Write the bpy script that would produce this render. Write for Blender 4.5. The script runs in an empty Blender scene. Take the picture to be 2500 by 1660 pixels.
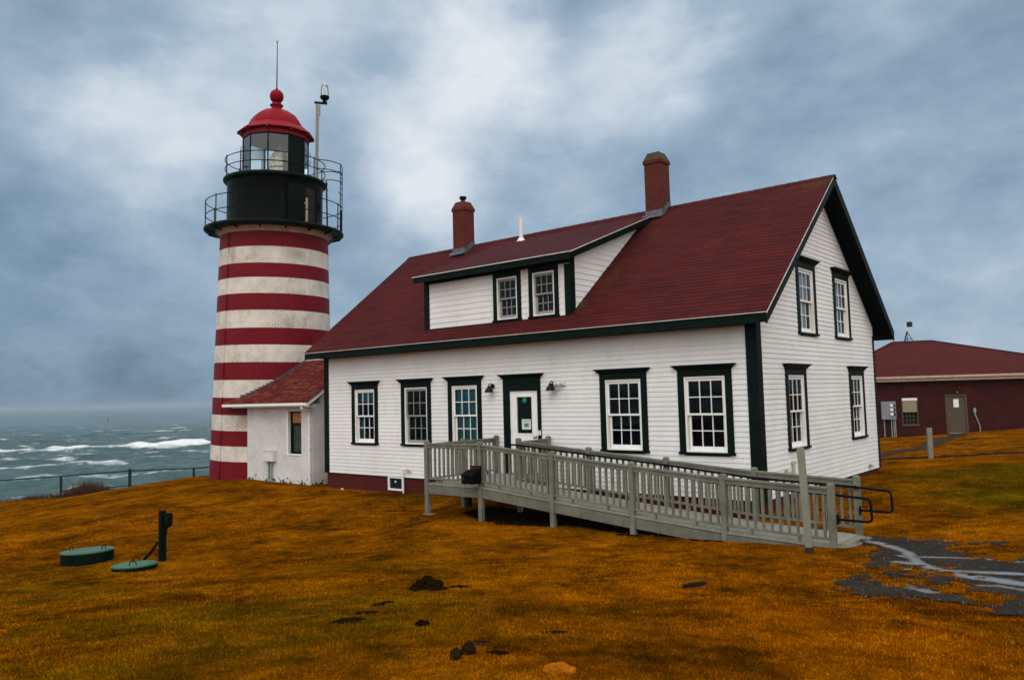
import bpy, bmesh, math, random
import numpy as np
from mathutils import Vector, Matrix
random.seed(7)
rng = np.random.default_rng(11)
R_ = math.radians
scene = bpy.context.scene
COL = scene.collection

# ------------------------------------------------------------------ camera
cam_d = bpy.data.cameras.new("camera"); cam = bpy.data.objects.new("camera", cam_d); COL.objects.link(cam)
yaw, pitch, roll = R_(39.98034), R_(4.093457), R_(-1.472346)
fw = Vector((-math.sin(yaw)*math.cos(pitch), math.cos(yaw)*math.cos(pitch), math.sin(pitch)))
rt = Vector((math.cos(yaw), math.sin(yaw), 0)); up = rt.cross(fw)
r2 = math.cos(roll)*rt + math.sin(roll)*up; u2 = -math.sin(roll)*rt + math.cos(roll)*up
CAM = Vector((6.33194837, -15.09993331, 2.18569045))
cam.matrix_world = Matrix(((r2.x, u2.x, -fw.x, CAM.x), (r2.y, u2.y, -fw.y, CAM.y), (r2.z, u2.z, -fw.z, CAM.z), (0, 0, 0, 1)))
cam_d.sensor_width = 36; cam_d.lens = 36*1920.36/2500
cam_d.clip_start = .05; cam_d.clip_end = 20000
scene.camera = cam

# ------------------------------------------------------------------ node helpers
class NT:
    def __init__(s, nt):
        s.nt = nt; s.N = nt.nodes; s.L = nt.links
    def n(s, t, **kw):
        nd = s.N.new(t)
        for k, v in kw.items():
            if k in ('i',): continue
            setattr(nd, k, v)
        for k, v in kw.get('i', {}).items():
            if hasattr(v, 'is_output') or isinstance(v, bpy.types.NodeSocket): s.L.new(v, nd.inputs[k])
            else: nd.inputs[k].default_value = v
        return nd
    def link(s, a, b): s.L.new(a, b)
    def noise(s, vec, scale, detail=4, rough=.55, dist=0, dim='3D'):
        return s.n('ShaderNodeTexNoise', noise_dimensions=dim, i={'Vector': vec, 'Scale': scale, 'Detail': detail, 'Roughness': rough, 'Distortion': dist}).outputs['Fac']
    def ramp(s, fac, stops, interp='LINEAR'):
        r = s.n('ShaderNodeValToRGB'); r.color_ramp.interpolation = interp
        el = r.color_ramp.elements
        while len(el) < len(stops): el.new(.5)
        for e, (p, c) in zip(el, stops):
            e.position = p; e.color = c if len(c) == 4 else (*c, 1)
        s.L.new(fac, r.inputs[0]); return r.outputs[0]
    def mix(s, fac, a, b, mode='MIX'):
        m = s.n('ShaderNodeMix', data_type='RGBA', blend_type=mode)
        for sock, v in ((m.inputs[0], fac), (m.inputs[6], a), (m.inputs[7], b)):
            if isinstance(v, bpy.types.NodeSocket): s.L.new(v, sock)
            else: sock.default_value = v if not isinstance(v, tuple) or len(v) == 4 else (*v, 1)
        return m.outputs[2]
    def math(s, op, a, b=0., c=0., clamp=False):
        m = s.n('ShaderNodeMath', operation=op, use_clamp=clamp)
        for k, v in enumerate((a, b, c)):
            if isinstance(v, bpy.types.NodeSocket): s.L.new(v, m.inputs[k])
            else: m.inputs[k].default_value = v
        return m.outputs[0]
    def vmath(s, op, a, b=(0, 0, 0), out=0):
        m = s.n('ShaderNodeVectorMath', operation=op)
        for k, v in enumerate((a, b)):
            if isinstance(v, bpy.types.NodeSocket): s.L.new(v, m.inputs[k])
            elif op == 'SCALE' and k == 1: m.inputs['Scale'].default_value = v
            else: m.inputs[k].default_value = v
        return m.outputs['Value' if out else 'Vector']
    def mapr(s, v, a, b, c=0., d=1., smooth=False):
        m = s.n('ShaderNodeMapRange', interpolation_type='SMOOTHSTEP' if smooth else 'LINEAR', clamp=True)
        s.L.new(v, m.inputs[0])
        for k, x in zip((1, 2, 3, 4), (a, b, c, d)): m.inputs[k].default_value = x
        return m.outputs[0]

def newmat(name):
    m = bpy.data.materials.new(name); m.use_nodes = True
    t = NT(m.node_tree); t.N.clear()
    out = t.n('ShaderNodeOutputMaterial'); b = t.n('ShaderNodeBsdfPrincipled')
    t.link(b.outputs[0], out.inputs[0])
    t.out, t.b = out, b
    t.obj = t.n('ShaderNodeTexCoord').outputs['Object']
    t.uv = t.n('ShaderNodeUVMap').outputs[0]
    return m, t
def setc(t, v):
    if isinstance(v, bpy.types.NodeSocket): t.link(v, t.b.inputs['Base Color'])
    else: t.b.inputs['Base Color'].default_value = (*v, 1)
def bump(t, h, strength=.3, dist=.01):
    b = t.n('ShaderNodeBump', i={'Height': h, 'Strength': strength, 'Distance': dist})
    t.link(b.outputs[0], t.b.inputs['Normal'])
def sc(c, k): return tuple(min(1, x*k) for x in c)

M = {}
def paint(name, base, rough=.5, var=.18, scale=3., dirt=None, dirtamt=.0, bmp=.08, metal=0., spec=.14, fine=60):
    m, t = newmat(name)
    n1 = t.noise(t.obj, scale, 6, .65)
    col = t.mix(t.mapr(n1, .3, .7), sc(base, 1-var), sc(base, 1+var*.6))
    if dirt is not None:
        n2 = t.noise(t.vmath('MULTIPLY', t.obj, (1, 1, .35)), scale*2.3, 8, .7)
        col = t.mix(t.math('MULTIPLY', t.mapr(n2, .52, .75), dirtamt), col, (*dirt, 1))
    setc(t, col)
    n3 = t.noise(t.obj, fine, 3)
    bump(t, n3, bmp, .004)
    rr = t.mapr(n1, .2, .8, rough*.85, min(1, rough*1.15)); t.link(rr, t.b.inputs['Roughness'])
    t.b.inputs['Metallic'].default_value = metal
    t.b.inputs['Specular IOR Level'].default_value = spec
    M[name] = m; return m

paint('white_siding', (.69, .685, .67), .6, .08, .8, (.42, .41, .36), .30)
paint('white_trim', (.76, .755, .73), .45, .06, 4, (.45, .38, .28), .35)
paint('jamb_tan', (.46, .38, .29), .6, .12, 5)
paint('grey_sash', (.24, .235, .22), .55, .1, 5)
paint('dark_green', (.0032, .0090, .0070), .45, .3, 2, (.03, .036, .03), .12, spec=.04)
paint('dark_green_board', (.0065, .0105, .0095), .5, .25, 2, (.035, .04, .036), .2, spec=.04)
paint('soffit_dark', (.004, .0075, .006), .7, .3, 2, spec=.03)
paint('drip_metal', (.62, .6, .55), .4, .25, 6, (.12, .11, .09), .8)
paint('lead', (.11, .12, .135), .45, .35, 6, (.2, .21, .22), .5, metal=.4)
paint('black_iron', (.004, .007, .0065), .42, .3, 3, (.03, .022, .015), .2, spec=.05)
paint('gallery_green', (.003, .008, .007), .4, .3, 3, (.012, .035, .03), .3, spec=.05)
paint('drum_black', (.0022, .0030, .0032), .35, .35, 1.6, (.010, .010, .009), .5, spec=.05)
paint('dome_red', (.205, .0022, .010), .45, .15, 2, (.12, .002, .006), .3, spec=.06)
paint('soffit_red', (.28, .006, .014), .5, .2, 3)
paint('cream', (.42, .33, .25), .65, .2, 2, (.16, .10, .05), .6)
paint('pale_pole', (.24, .235, .185), .5, .15, 4)
paint('shed_white', (.60, .58, .55), .65, .1, 2.2, (.13, .05, .03), .0)
paint('ramp_wood', (.158, .158, .125), .75, .34, 3.1, (.075, .088, .05), .85, spec=.06, bmp=.35, fine=90)
paint('deck_wood', (.225, .22, .19), .8, .25, 2.6, (.12, .13, .09), .6, bmp=.3, fine=60)
paint('ramp_beam', (.140, .138, .108), .78, .3, 2.6, (.075, .085, .05), .8, spec=.06, bmp=.25, fine=90)
paint('rail_black', (.003, .004, .006), .4, .2, 5, spec=.06)
paint('post_wood', (.20, .20, .155), .75, .22, 2.0, (.11, .12, .07), .6, bmp=.3, fine=80)
paint('lid_green', (.040, .105, .055), .42, .2, 3, (.08, .12, .09), .6)
paint('riser_green', (.0018, .0060, .0032), .65, .3, 4, spec=.04)
paint('box_black', (.0015, .0018, .0018), .5, .3, 4, spec=.05)
paint('lamp_bronze', (.009, .008, .007), .45, .3, 8)
paint('brass', (.62, .30, .12), .25, .1, 8, metal=1.)
paint('metal_grey', (.21, .22, .25), .45, .1, 4, metal=.2)
paint('pipe_white', (.68, .66, .6), .45, .1, 6, (.3, .27, .2), .4)
paint('rust_pipe', (.42, .38, .33), .6, .3, 12, (.2, .08, .03), .7)
paint('door_brown', (.085, .062, .042), .55, .12, 3, (.05, .04, .03), .4)
paint('wood_inner', (.022, .014, .010), .6, .2, 4)
paint('blind_tan', (.26, .20, .145), .7, .1, 4)
paint('blind_orange', (.42, .17, .05), .7, .2, 5)
paint('blind_teal', (.04, .19, .25), .8, .25, 4)
paint('blind_lilac', (.72, .76, .95), .8, .15, 8)
paint('room_dark', (.006, .010, .011), .9, .3, 2)
paint('glass_block', (.030, .040, .028), .12, .4, 6, spec=.5)
paint('conduit_grey', (.22, .27, .24), .5, .2, 6)
paint('paper', (.52, .60, .52), .8, .08, 20)
paint('paper_print', (.10, .19, .19), .8, .5, 40)
paint('sign_green', (.01, .20, .06), .5, .1, 10)
paint('concrete', (.17, .165, .135), .85, .2, 5, (.12, .13, .07), .5, bmp=.4, fine=40)
paint('mossy_cap', (.062, .044, .022), .85, .3, 7, (.05, .055, .02), .5, bmp=.5, fine=30)
paint('fence_green', (.006, .032, .024), .45, .2, 4)
paint('red_mark', (.25, .05, .03), .6, .2, 10)
paint('lens_brass', (.50, .43, .28), .28, .5, 14, metal=.6)
paint('instrument_dark', (.012, .02, .03), .4, .2, 6)
paint('buoy_green', (.01, .09, .05), .5, .2, 4)

def brickmat(name, c1, c2, mortar, bw=.205, bh=.068, ms=.007, rough=.7, bstr=.5, stain=None, stainamt=0, mvar=0, fleck=None, spots=()):
    m, t = newmat(name)
    dn = t.vmath('SCALE', t.vmath('SUBTRACT', t.n('ShaderNodeTexNoise', i={'Vector': t.uv, 'Scale': 6.}).outputs['Color'], (.5, .5, .5)), .012)
    uvd = t.vmath('ADD', t.uv, dn)
    br = t.n('ShaderNodeTexBrick', offset=.5, i={'Vector': uvd, 'Color1': (*c1, 1), 'Color2': (*c2, 1), 'Mortar': (*mortar, 1), 'Scale': 1., 'Mortar Size': ms, 'Mortar Smooth': .3, 'Bias': 0., 'Brick Width': bw, 'Row Height': bh})
    col = br.outputs['Color']
    if mvar:   # worn joints: the mortar line shows only in patches
        base = t.mix(.5, (*c1, 1), (*c2, 1))
        patch = t.mapr(t.noise(t.uv, 1.3, 5, .65), .42, .62)
        col = t.mix(t.math('MULTIPLY', patch, mvar), base, col)
    n1 = t.noise(t.uv, 1.7, 7, .65)
    col = t.mix(t.mapr(n1, .3, .75, 0, .35), col, t.mix(1., col, (.55, .55, .55, 1), 'MULTIPLY'))
    if stain is not None:
        st = t.noise(t.vmath('MULTIPLY', t.uv, (1., .8, 1)), 1.1, 9, .72, .3)
        col = t.mix(t.math('MULTIPLY', t.mapr(st, .52, .72), stainamt), col, (*stain, 1))
    for (su, sv, sr, sa) in spots:      # rust and soot run-off
        dv = t.vmath('LENGTH', t.vmath('MULTIPLY', t.vmath('SUBTRACT', t.uv, (su, sv, 0)), (1, 1.5, 0)), out=1)
        k_ = t.math('ADD', t.math('MULTIPLY', t.mapr(dv, 0, sr, 1, 0, True), .6), t.math('MULTIPLY', t.math('SUBTRACT', t.noise(t.uv, 3.5, 7, .7), .5), .8))
        col = t.mix(t.math('MULTIPLY', t.mapr(k_, .12, .6), sa), col, (.17, .085, .04, 1))
    if fleck is not None:   # flakes of lost paint
        f = t.noise(t.uv, fleck[3], 5, .7)
        f2 = t.noise(t.uv, 1.5, 3)
        col = t.mix(t.math('MULTIPLY', t.mapr(f, .68, .70), t.mapr(f2, .50, .6)), col, (fleck[0], fleck[1], fleck[2], 1))
        if len(fleck) > 4:      # paint lost along the foot of the wall
            zz = t.n('ShaderNodeSeparateXYZ', i={0: t.uv}).outputs[1]
            lo = t.math('ADD', t.mapr(zz, -.42, .05, .30, 0), t.noise(t.uv, 5.5, 6, .7))
            col = t.mix(t.mapr(lo, .80, .83), col, (fleck[0]*.8, fleck[1], fleck[2], 1))
    setc(t, col)
    h = t.math('ADD', t.math('MULTIPLY', br.outputs['Fac'], -1.), t.math('MULTIPLY', t.noise(t.uv, 40, 4), .35))
    bump(t, h, bstr, .008)
    t.b.inputs['Roughness'].default_value = rough; t.b.inputs['Specular IOR Level'].default_value = .12
    M[name] = m
brickmat('band_red', (.185, .0045, .0105), (.145, .0035, .0085), (.070, .002, .005), rough=.55, stain=(.07, .003, .005), stainamt=.35)
brickmat('band_white', (.68, .64, .58), (.62, .575, .515), (.21, .165, .125), ms=.010, rough=.7, stain=(.25, .17, .10), stainamt=.6, mvar=1., fleck=(.20, .05, .03, 22), spots=((13.45, 3.30, 1.0, .95), (13.2, 5.9, .9, .5), (12.1, 5.8, .8, .4), (13.3, 7.6, .8, .4)))
brickmat('shed_brick', (.66, .65, .63), (.60, .59, .57), (.36, .35, .33), ms=.010, rough=.65, stain=(.45, .42, .37), stainamt=.35, mvar=.9, fleck=(.07, .02, .015, 7, 1))
brickmat('foundation_brick', (.085, .012, .008), (.07, .010, .007), (.04, .006, .005), rough=.6, stain=(.03, .008, .006), stainamt=.4)
brickmat('chimney_brick', (.115, .022, .014), (.088, .017, .011), (.07, .025, .018), rough=.8, stain=(.05, .018, .012), stainamt=.45)
brickmat('dark_brick', (.050, .0075, .0050), (.030, .0050, .0035), (.034, .010, .007), rough=.8, stain=(.080, .018, .010), stainamt=.55)

def shinglemat(name, c1, c2, c3, bw=.30, bh=.14, rough=.85, moss=None, streak=None):
    m, t = newmat(name)
    br = t.n('ShaderNodeTexBrick', offset=.5, offset_frequency=2, i={'Vector': t.uv, 'Color1': (*c1, 1), 'Color2': (*c2, 1), 'Mortar': (*sc(c1, .35), 1), 'Scale': 1., 'Mortar Size': .006, 'Mortar Smooth': .2, 'Bias': -.1, 'Brick Width': bw, 'Row Height': bh})
    col = br.outputs['Color']
    wn = t.n('ShaderNodeTexWhiteNoise', noise_dimensions='2D', i={'Vector': t.vmath('FLOOR', t.vmath('MULTIPLY', t.uv, (1/bw, 1/bh, 1)))}).outputs['Value']
    col = t.mix(t.mapr(wn, .5, 1., 0, .7), col, (*c3, 1))
    big = t.noise(t.uv, .55, 6, .65)
    col = t.mix(t.mapr(big, .35, .68, 0, .75), col, t.mix(1., col, (.6, .55, .55, 1), 'MULTIPLY'))
    gr = t.noise(t.uv, 120, 2)
    col = t.mix(t.mapr(gr, .35, .7, 0, .25), col, t.mix(1., col, (1.5, 1.45, 1.4, 1), 'MULTIPLY'))
    if moss is not None:
        tot = None
        for (mx, my, rad, asx, asy, amt) in moss:
            dv = t.vmath('LENGTH', t.vmath('MULTIPLY', t.vmath('SUBTRACT', t.uv, (mx, my, 0)), (asx, asy, 0)), out=1)
            w = t.math('MULTIPLY', t.mapr(dv, 0, rad, 1, 0, True), amt)
            tot = w if tot is None else t.math('MAXIMUM', tot, w)
        mn = t.noise(t.uv, 7, 8, .7)
        mk = t.math('MULTIPLY', t.mapr(t.math('ADD', t.math('MULTIPLY', tot, .5), mn), .76, 1.08), .75)
        col = t.mix(mk, col, t.mix(t.mapr(t.noise(t.uv, 25, 3), .4, .6), (.085, .040, .010, 1), (.035, .025, .009, 1)))
    setc(t, col)
    bump(t, t.math('ADD', t.math('MULTIPLY', br.outputs['Fac'], -.8), t.math('MULTIPLY', gr, .5)), .45, .006)
    t.b.inputs['Roughness'].default_value = rough
    t.b.inputs['Specular IOR Level'].default_value = .1
    M[name] = m
MR = (.068, .0080, .0082); MR2 = (.056, .0070, .0074); MR3 = (.036, .0052, .0056)
shinglemat('main_shingle', MR, MR2, MR3, bw=.46, moss=[(14.6, 5.5, .75, .8, 1., 1.), (9.95, 1.0, .5, 1, 1, 1.1), (10.3, 2.2, 1.6, 2.8, .8, .8), (5.0, .75, .45, 1., 1., .7), (10.7, 4.2, .9, 2., .9, .75)])
shinglemat('dormer_roofing', (.055, .0085, .0105), (.049, .008, .010), (.042, .0075, .0095), bw=1.0, bh=.28)
shinglemat('shed_shingle', (.125, .012, .011), (.080, .009, .009), (.15, .060, .030), bw=.2, bh=.12)
shinglemat('dull_shingle', (.066, .0095, .0080), (.058, .0085, .0072), (.050, .0085, .0075), bw=.35, bh=.16)

def glassmat(name, refl=.10, tint=(1, 1, 1), gcol=(.9, .95, 1)):
    m, t = newmat(name)
    t.N.remove(t.b)
    tr = t.n('ShaderNodeBsdfTransparent', i={'Color': (*tint, 1)}); gl = t.n('ShaderNodeBsdfGlossy', i={'Color': (*gcol, 1), 'Roughness': .0})
    fr = t.n('ShaderNodeFresnel', i={'IOR': 1.5})
    mx = t.n('ShaderNodeMixShader', i={0: t.math('ADD', fr.outputs[0], refl-.04, clamp=True), 1: tr.outputs[0], 2: gl.outputs[0]})
    t.link(mx.outputs[0], t.out.inputs[0]); M[name] = m
glassmat('window_glass', .04, (.80, .90, .90), (.22, .30, .33))
glassmat('lantern_glass', .07, (.86, .95, .95))
glassmat('beacon_glass', .18, (.80, .86, .86))

# ------------------------------------------------------------------ mesh builder
class MB:
    def __init__(s, frame=None):
        s.v = []; s.f = []; s.uv = []; s.mi = []; s.cur = 0; s.smooth = []; s.sid = []; s.k = 0
        s.fr = frame
    def P(s, p):
        if s.fr is None: return tuple(p)
        O, U, N = s.fr
        return (O[0]+U[0]*p[0]+N[0]*p[1], O[1]+U[1]*p[0]+N[1]*p[1], O[2]+p[2])
    def face(s, pts, uv=None, smooth=False):
        b = len(s.v); pts = [s.P(p) for p in pts]; s.v += pts
        s.f.append(tuple(range(b, b+len(pts)))); s.uv.append(uv); s.mi.append(s.cur); s.smooth.append(smooth); s.sid.append(s.k)
    def raw(s, verts, faces, smooth=False, uvs=None):
        b = len(s.v); s.v += [s.P(p) for p in verts]
        for k, f in enumerate(faces):
            s.f.append(tuple(b+i for i in f)); s.uv.append(uvs[k] if uvs else None); s.mi.append(s.cur); s.smooth.append(smooth); s.sid.append(s.k)
    def box(s, x0, x1, y0, y1, z0, z1):
        s.k += 1
        v = [(x, y, z) for z in (z0, z1) for y in (y0, y1) for x in (x0, x1)]
        s.raw(v, [(0, 2, 3, 1), (4, 5, 7, 6), (0, 1, 5, 4), (2, 6, 7, 3), (0, 4, 6, 2), (1, 3, 7, 5)])
    def hexa(s, bot, top):
        s.k += 1
        s.raw(list(bot)+list(top), [(3, 2, 1, 0), (4, 5, 6, 7), (0, 1, 5, 4), (1, 2, 6, 5), (2, 3, 7, 6), (3, 0, 4, 7)])
    def beam(s, a, b, w, h, upv=(0, 0, 1)):     # bar from a to b, w across, h along upv
        a, b = Vector(a), Vector(b); d = (b-a).normalized(); x = d.cross(Vector(upv)).normalized(); z = x.cross(d)
        q = [(-w/2, -h/2), (w/2, -h/2), (w/2, h/2), (-w/2, h/2)]
        s.hexa([a+x*i+z*j for i, j in q], [b+x*i+z*j for i, j in q])
    def prism(s, poly, a, b, axis):             # poly in 2 coords extruded along axis a..b
        s.k += 1
        def mk(t, p):
            if axis == 0: return (t, p[0], p[1])
            if axis == 1: return (p[0], t, p[1])
            return (p[0], p[1], t)
        n = len(poly); v = [mk(a, p) for p in poly]+[mk(b, p) for p in poly]
        s.raw(v, [tuple(range(n))[::-1], tuple(range(n, 2*n))]+[(i, (i+1) % n, n+(i+1) % n, n+i) for i in range(n)])
    def tube(s, pts, r, n=8, cap=True, closed=False):
        s.k += 1
        pts = [Vector(p) for p in pts]; rings = []; prev = None; k = len(pts)
        for i, p in enumerate(pts):
            if closed: d = (pts[(i+1) % k]-pts[i-1]).normalized()
            else: d = (pts[min(i+1, k-1)]-pts[max(i-1, 0)]).normalized()
            ref = prev if prev is not None else (Vector((0, 0, 1)) if abs(d.z) < .9 else Vector((1, 0, 0)))
            x = (ref-d*ref.dot(d)).normalized(); prev = x; y = d.cross(x)
            rr = r[i] if isinstance(r, (list, tuple)) else r
            rings.append([p+x*rr*math.cos(2*math.pi*j/n)+y*rr*math.sin(2*math.pi*j/n) for j in range(n)])
        v = [q for rg in rings for q in rg]; f = []
        for i in range(k if closed else k-1):
            a, b = i*n, ((i+1) % k)*n
            f += [(a+j, a+(j+1) % n, b+(j+1) % n, b+j) for j in range(n)]
        s.raw(v, f, True)
        if cap and not closed:
            s.face(rings[0][::-1]); s.face(rings[-1])
    def lathe(s, prof, n=32, c=(0, 0), smooth=True, a0=0., mats=None, cap=True, rref=None):
        s.k += 1
        for k in range(len(prof)-1):
            (ra, za), (rb, zb) = prof[k], prof[k+1]
            if mats: s.cur = mats[k]
            rr = rref or max(ra, rb); v = []; f = []; uvs = []
            vv = [(c[0]+r*math.cos(a0+2*math.pi*j/n), c[1]+r*math.sin(a0+2*math.pi*j/n), z) for (r, z) in (prof[k], prof[k+1]) for j in range(n)]
            for j in range(n):
                f.append((j, (j+1) % n, n+(j+1) % n, n+j)); ua, ub = 2*math.pi*rr*j/n, 2*math.pi*rr*(j+1)/n
                uvs.append([(ua, za), (ub, za), (ub, zb), (ua, zb)])
            s.raw(vv, f, smooth, uvs)
        if cap:
            for (r, z), fl in ((prof[0], True), (prof[-1], False)):
                if r > 1e-4:
                    q = [(c[0]+r*math.cos(a0+2*math.pi*j/n), c[1]+r*math.sin(a0+2*math.pi*j/n), z) for j in range(n)]
                    s.face(q[::-1] if fl else q)
    def each(s, name, mat, parent=None, bev=0.):      # every shape becomes an object of its own
        out = []
        for k in sorted(set(s.sid)):
            m = MB()
            for f, uv, mi, sm, q in zip(s.f, s.uv, s.mi, s.smooth, s.sid):
                if q == k:
                    b = len(m.v); m.v += [s.v[i] for i in f]; m.f.append(tuple(range(b, b+len(f)))); m.uv.append(uv); m.mi.append(mi); m.smooth.append(sm)
            out.append(m.build(name, mat, parent, bev, weld=True))
        return out
    def build(s, name, mat, parent=None, bev=0., fix=True, weld=False):
        me = bpy.data.meshes.new(name)
        off = Vector((0, 0, 0))
        if parent is not None: off = Vector(ROOT_LOC.get(parent.name, (0, 0, 0)))
        V = np.array(s.v, dtype=float)-np.array(off)
        me.from_pydata([tuple(p) for p in V], [], s.f)
        mats = mat if isinstance(mat, (list, tuple)) else [mat]
        for mm in mats: me.materials.append(M[mm] if isinstance(mm, str) else mm)
        me.polygons.foreach_set('material_index', s.mi)
        me.polygons.foreach_set('use_smooth', s.smooth)
        ul = me.uv_layers.new(name='UVMap').data
        for p, uv in zip(me.polygons, s.uv):
            if uv is None:
                n = p.normal
                for li in p.loop_indices:
                    q = s.v[me.loops[li].vertex_index]
                    ul[li].uv = (q[0], q[1]) if abs(n.z) > .7 else ((q[1], q[2]) if abs(n.x) > abs(n.y) else (q[0], q[2]))
            else:
                for li, w in zip(p.loop_indices, uv): ul[li].uv = w
        bm = bmesh.new(); bm.from_mesh(me)
        if weld or any(s.smooth): bmesh.ops.remove_doubles(bm, verts=bm.verts, dist=1e-5)
        if fix: bmesh.ops.recalc_face_normals(bm, faces=bm.faces)
        bm.to_mesh(me); bm.free()
        o = bpy.data.objects.new(name, me); COL.objects.link(o)
        if parent is not None:
            o.parent = parent; ROOT_LOC[o.name] = off
        if any(s.smooth):
            try: me.set_sharp_from_angle(angle=R_(35))
            except Exception: pass
        if bev:
            b = o.modifiers.new('edge', 'BEVEL'); b.width = bev; b.segments = 2; b.limit_method = 'ANGLE'; b.angle_limit = R_(40)
        return o
ROOT_LOC = {}
def tag(o, label, cat, group=None, kind=None):
    if label: o['label'] = label
    if cat: o['category'] = cat
    if group: o['group'] = group
    if kind: o['kind'] = kind
    return o
def thing(name, loc, label, cat, group=None):
    o = bpy.data.objects.new(name, None); COL.objects.link(o); o.location = loc; o.empty_display_size = .3
    ROOT_LOC[o.name] = Vector(loc); return tag(o, label, cat, group)
def solo(mb, name, mat, label, cat, group=None, kind=None, bev=0., fix=True):
    return tag(mb.build(name, mat, None, bev, fix), label, cat, group, kind)
def bx(name, mat, parent, *a, bev=0., frame=None):
    m = MB(frame); m.box(*a); return m.build(name, mat, parent, bev)

# ------------------------------------------------------------------ terrain
CP = np.array([(-13.85, 0, -.466), (-11, 0, -.47), (-9.6, -.3, -.43), (-6.85, -2.5, -.455), (-5.2, -2.5, -.445), (-3.28, -2.5, -.41), (-1.44, -2.5, -.41), (.35, -2.5, -.35),
    (2.14, -2.5, -.25), (2.1, -1.2, -.28), (1.94, -3, -.28), (0, 0, -.33), (0, 4.4, -.07), (0, 6.2, -.09), (0, 7.85, -.12), (-7, 4, -.4), (-14, 8, -.5), (-14.97, .1, -.46), (-18.4, .1, -.45),
    (-18.6, .8, -.5), (-21.8, .44, -.55), (-21, 4.5, -.75), (-35.2, -2.4, -2.06), (-34.1, -.2, -2.06), (-28.5, .5, -1.51), (-24, .98, -.72), (-22.6, .84, -.54), (-35.2, .2, -2.14), (-32.6, 2.3, -1.95), (-31.1, 4.8, -1.75),
    (-8.7, -9.1, -.6), (-7.3, -8.9, -.6), (-7.8, -8.2, -.6), (.08, -13.16, .33), (6.3, -15.1, .5), (5.5, -9.2, .28), (4.8, -4.2, -.15), (5, -5.5, -.08), (10, -10, .3), (2.9, -11.1, .36),
    (-.3, 13.6, -.2), (-6, 31, -.58), (-1.7, 32, -.32), (.3, 32.4, -.15), (0, 20, -.28), (6, 20, .05), (10, 5, .05), (12, 30, .3), (4, 0, -.12), (-22, -12, -1.6), (-8, -20, -.3), (20, -20, .6), (20, 40, .5), (-10, 40, -.8), (-20, 20, -1.2)])
def _U(r2): return np.where(r2 > 0, r2*np.log(r2+1e-12), 0.)
_n = len(CP); _d = ((CP[:, None, :2]-CP[None, :, :2])**2).sum(-1)
_A = np.zeros((_n+3, _n+3)); _A[:_n, :_n] = _U(_d)+np.eye(_n)*.6; _A[:_n, _n] = 1; _A[:_n, _n+1:] = CP[:, :2]; _A[_n, :_n] = 1; _A[_n+1:, :_n] = CP[:, :2].T
_w = np.linalg.solve(_A, np.concatenate([CP[:, 2], [0, 0, 0]]))
COAST = [(-60, -60), (-39.5, -12), (-37.6, 0), (-34.9, 3.6), (-31.5, 8.5), (-29, 18), (-24, 60), (-20, 400)]
def coast_out(x, y):       # metres seaward of the bank's edge
    ys = [c[1] for c in COAST]; xs = [c[0] for c in COAST]
    return np.interp(y, ys, xs)-x
def hill(x, y):
    x = np.asarray(x, float); y = np.asarray(y, float)
    xc = np.clip(x, -42, 22); yc = np.clip(y, -24, 42)
    z = _w[_n]+_w[_n+1]*xc+_w[_n+2]*yc
    for k in range(_n): z = z+_w[k]*_U((xc-CP[k, 0])**2+(yc-CP[k, 1])**2)
    z = z+.018*np.sin(x*.9+1.3*np.sin(y*.7))*np.sin(y*1.1+.6)+.010*np.sin(x*2.3+y*1.7)*np.sin(y*2.9-x*.8)
    o = coast_out(x, y)
    z = z-np.clip(o, 0, 60)*.62-np.clip(o, 0, 3)**2*.08
    return np.maximum(z, -19)
def gz(x, y): return float(hill(np.array([x]), np.array([y]))[0])
def axis(segs):
    out = []
    for a, b, st in segs:
        k = max(1, int(round((b-a)/st))); out += list(np.linspace(a, b, k, endpoint=False))
    out.append(segs[-1][1]); return np.array(out)
def sheet(name, X, Y, Z, mat, attrs=None, mask=None):
    nx, ny = len(X), len(Y); xx, yy = np.meshgrid(X, Y); V = np.stack([xx, yy, Z], -1).reshape(-1, 3)
    i, j = np.meshgrid(np.arange(nx-1), np.arange(ny-1)); a = (j*nx+i).ravel()
    F = np.stack([a, a+1, a+nx+1, a+nx], -1)
    if mask is not None:
        F = F[mask.ravel()]; u, inv = np.unique(F, return_inverse=True); V = V[u]; F = inv.reshape(F.shape)
    return npmesh(name, V, F, mat, True)
def npmesh(name, V, F, mat, smooth):
    me = bpy.data.meshes.new(name); k = F.shape[1]
    me.vertices.add(len(V)); me.vertices.foreach_set('co', np.ascontiguousarray(V, dtype=np.float32).ravel())
    me.loops.add(F.size); me.loops.foreach_set('vertex_index', np.ascontiguousarray(F, dtype=np.int32).ravel())
    me.polygons.add(len(F)); me.polygons.foreach_set('loop_start', np.arange(0, F.size, k, dtype=np.int32))
    me.polygons.foreach_set('use_smooth', np.full(len(F), smooth)); me.update(calc_edges=True); me.materials.append(M[mat])
    o = bpy.data.objects.new(name, me); COL.objects.link(o); return o

def vnoise(x, y, seed=0):
    def h(i, j):
        n = (i*374761393+j*668265263+seed*974634777) & 0xffffffff
        n = ((n ^ (n >> 13))*1274126177) & 0xffffffff
        return ((n ^ (n >> 16)) & 0xffff)/65535.
    xi = np.floor(x).astype(np.int64); yi = np.floor(y).astype(np.int64); fx = x-xi; fy = y-yi
    fx = fx*fx*(3-2*fx); fy = fy*fy*(3-2*fy)
    return (h(xi, yi)*(1-fx)+h(xi+1, yi)*fx)*(1-fy)+(h(xi, yi+1)*(1-fx)+h(xi+1, yi+1)*fx)*fy
def fbm(x, y, o=4, seed=0):
    s = 0; a = .5
    for k in range(o): s = s+a*vnoise(x*2**k, y*2**k, seed+k*17); a *= .5
    return s/(1-.5**o)

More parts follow.
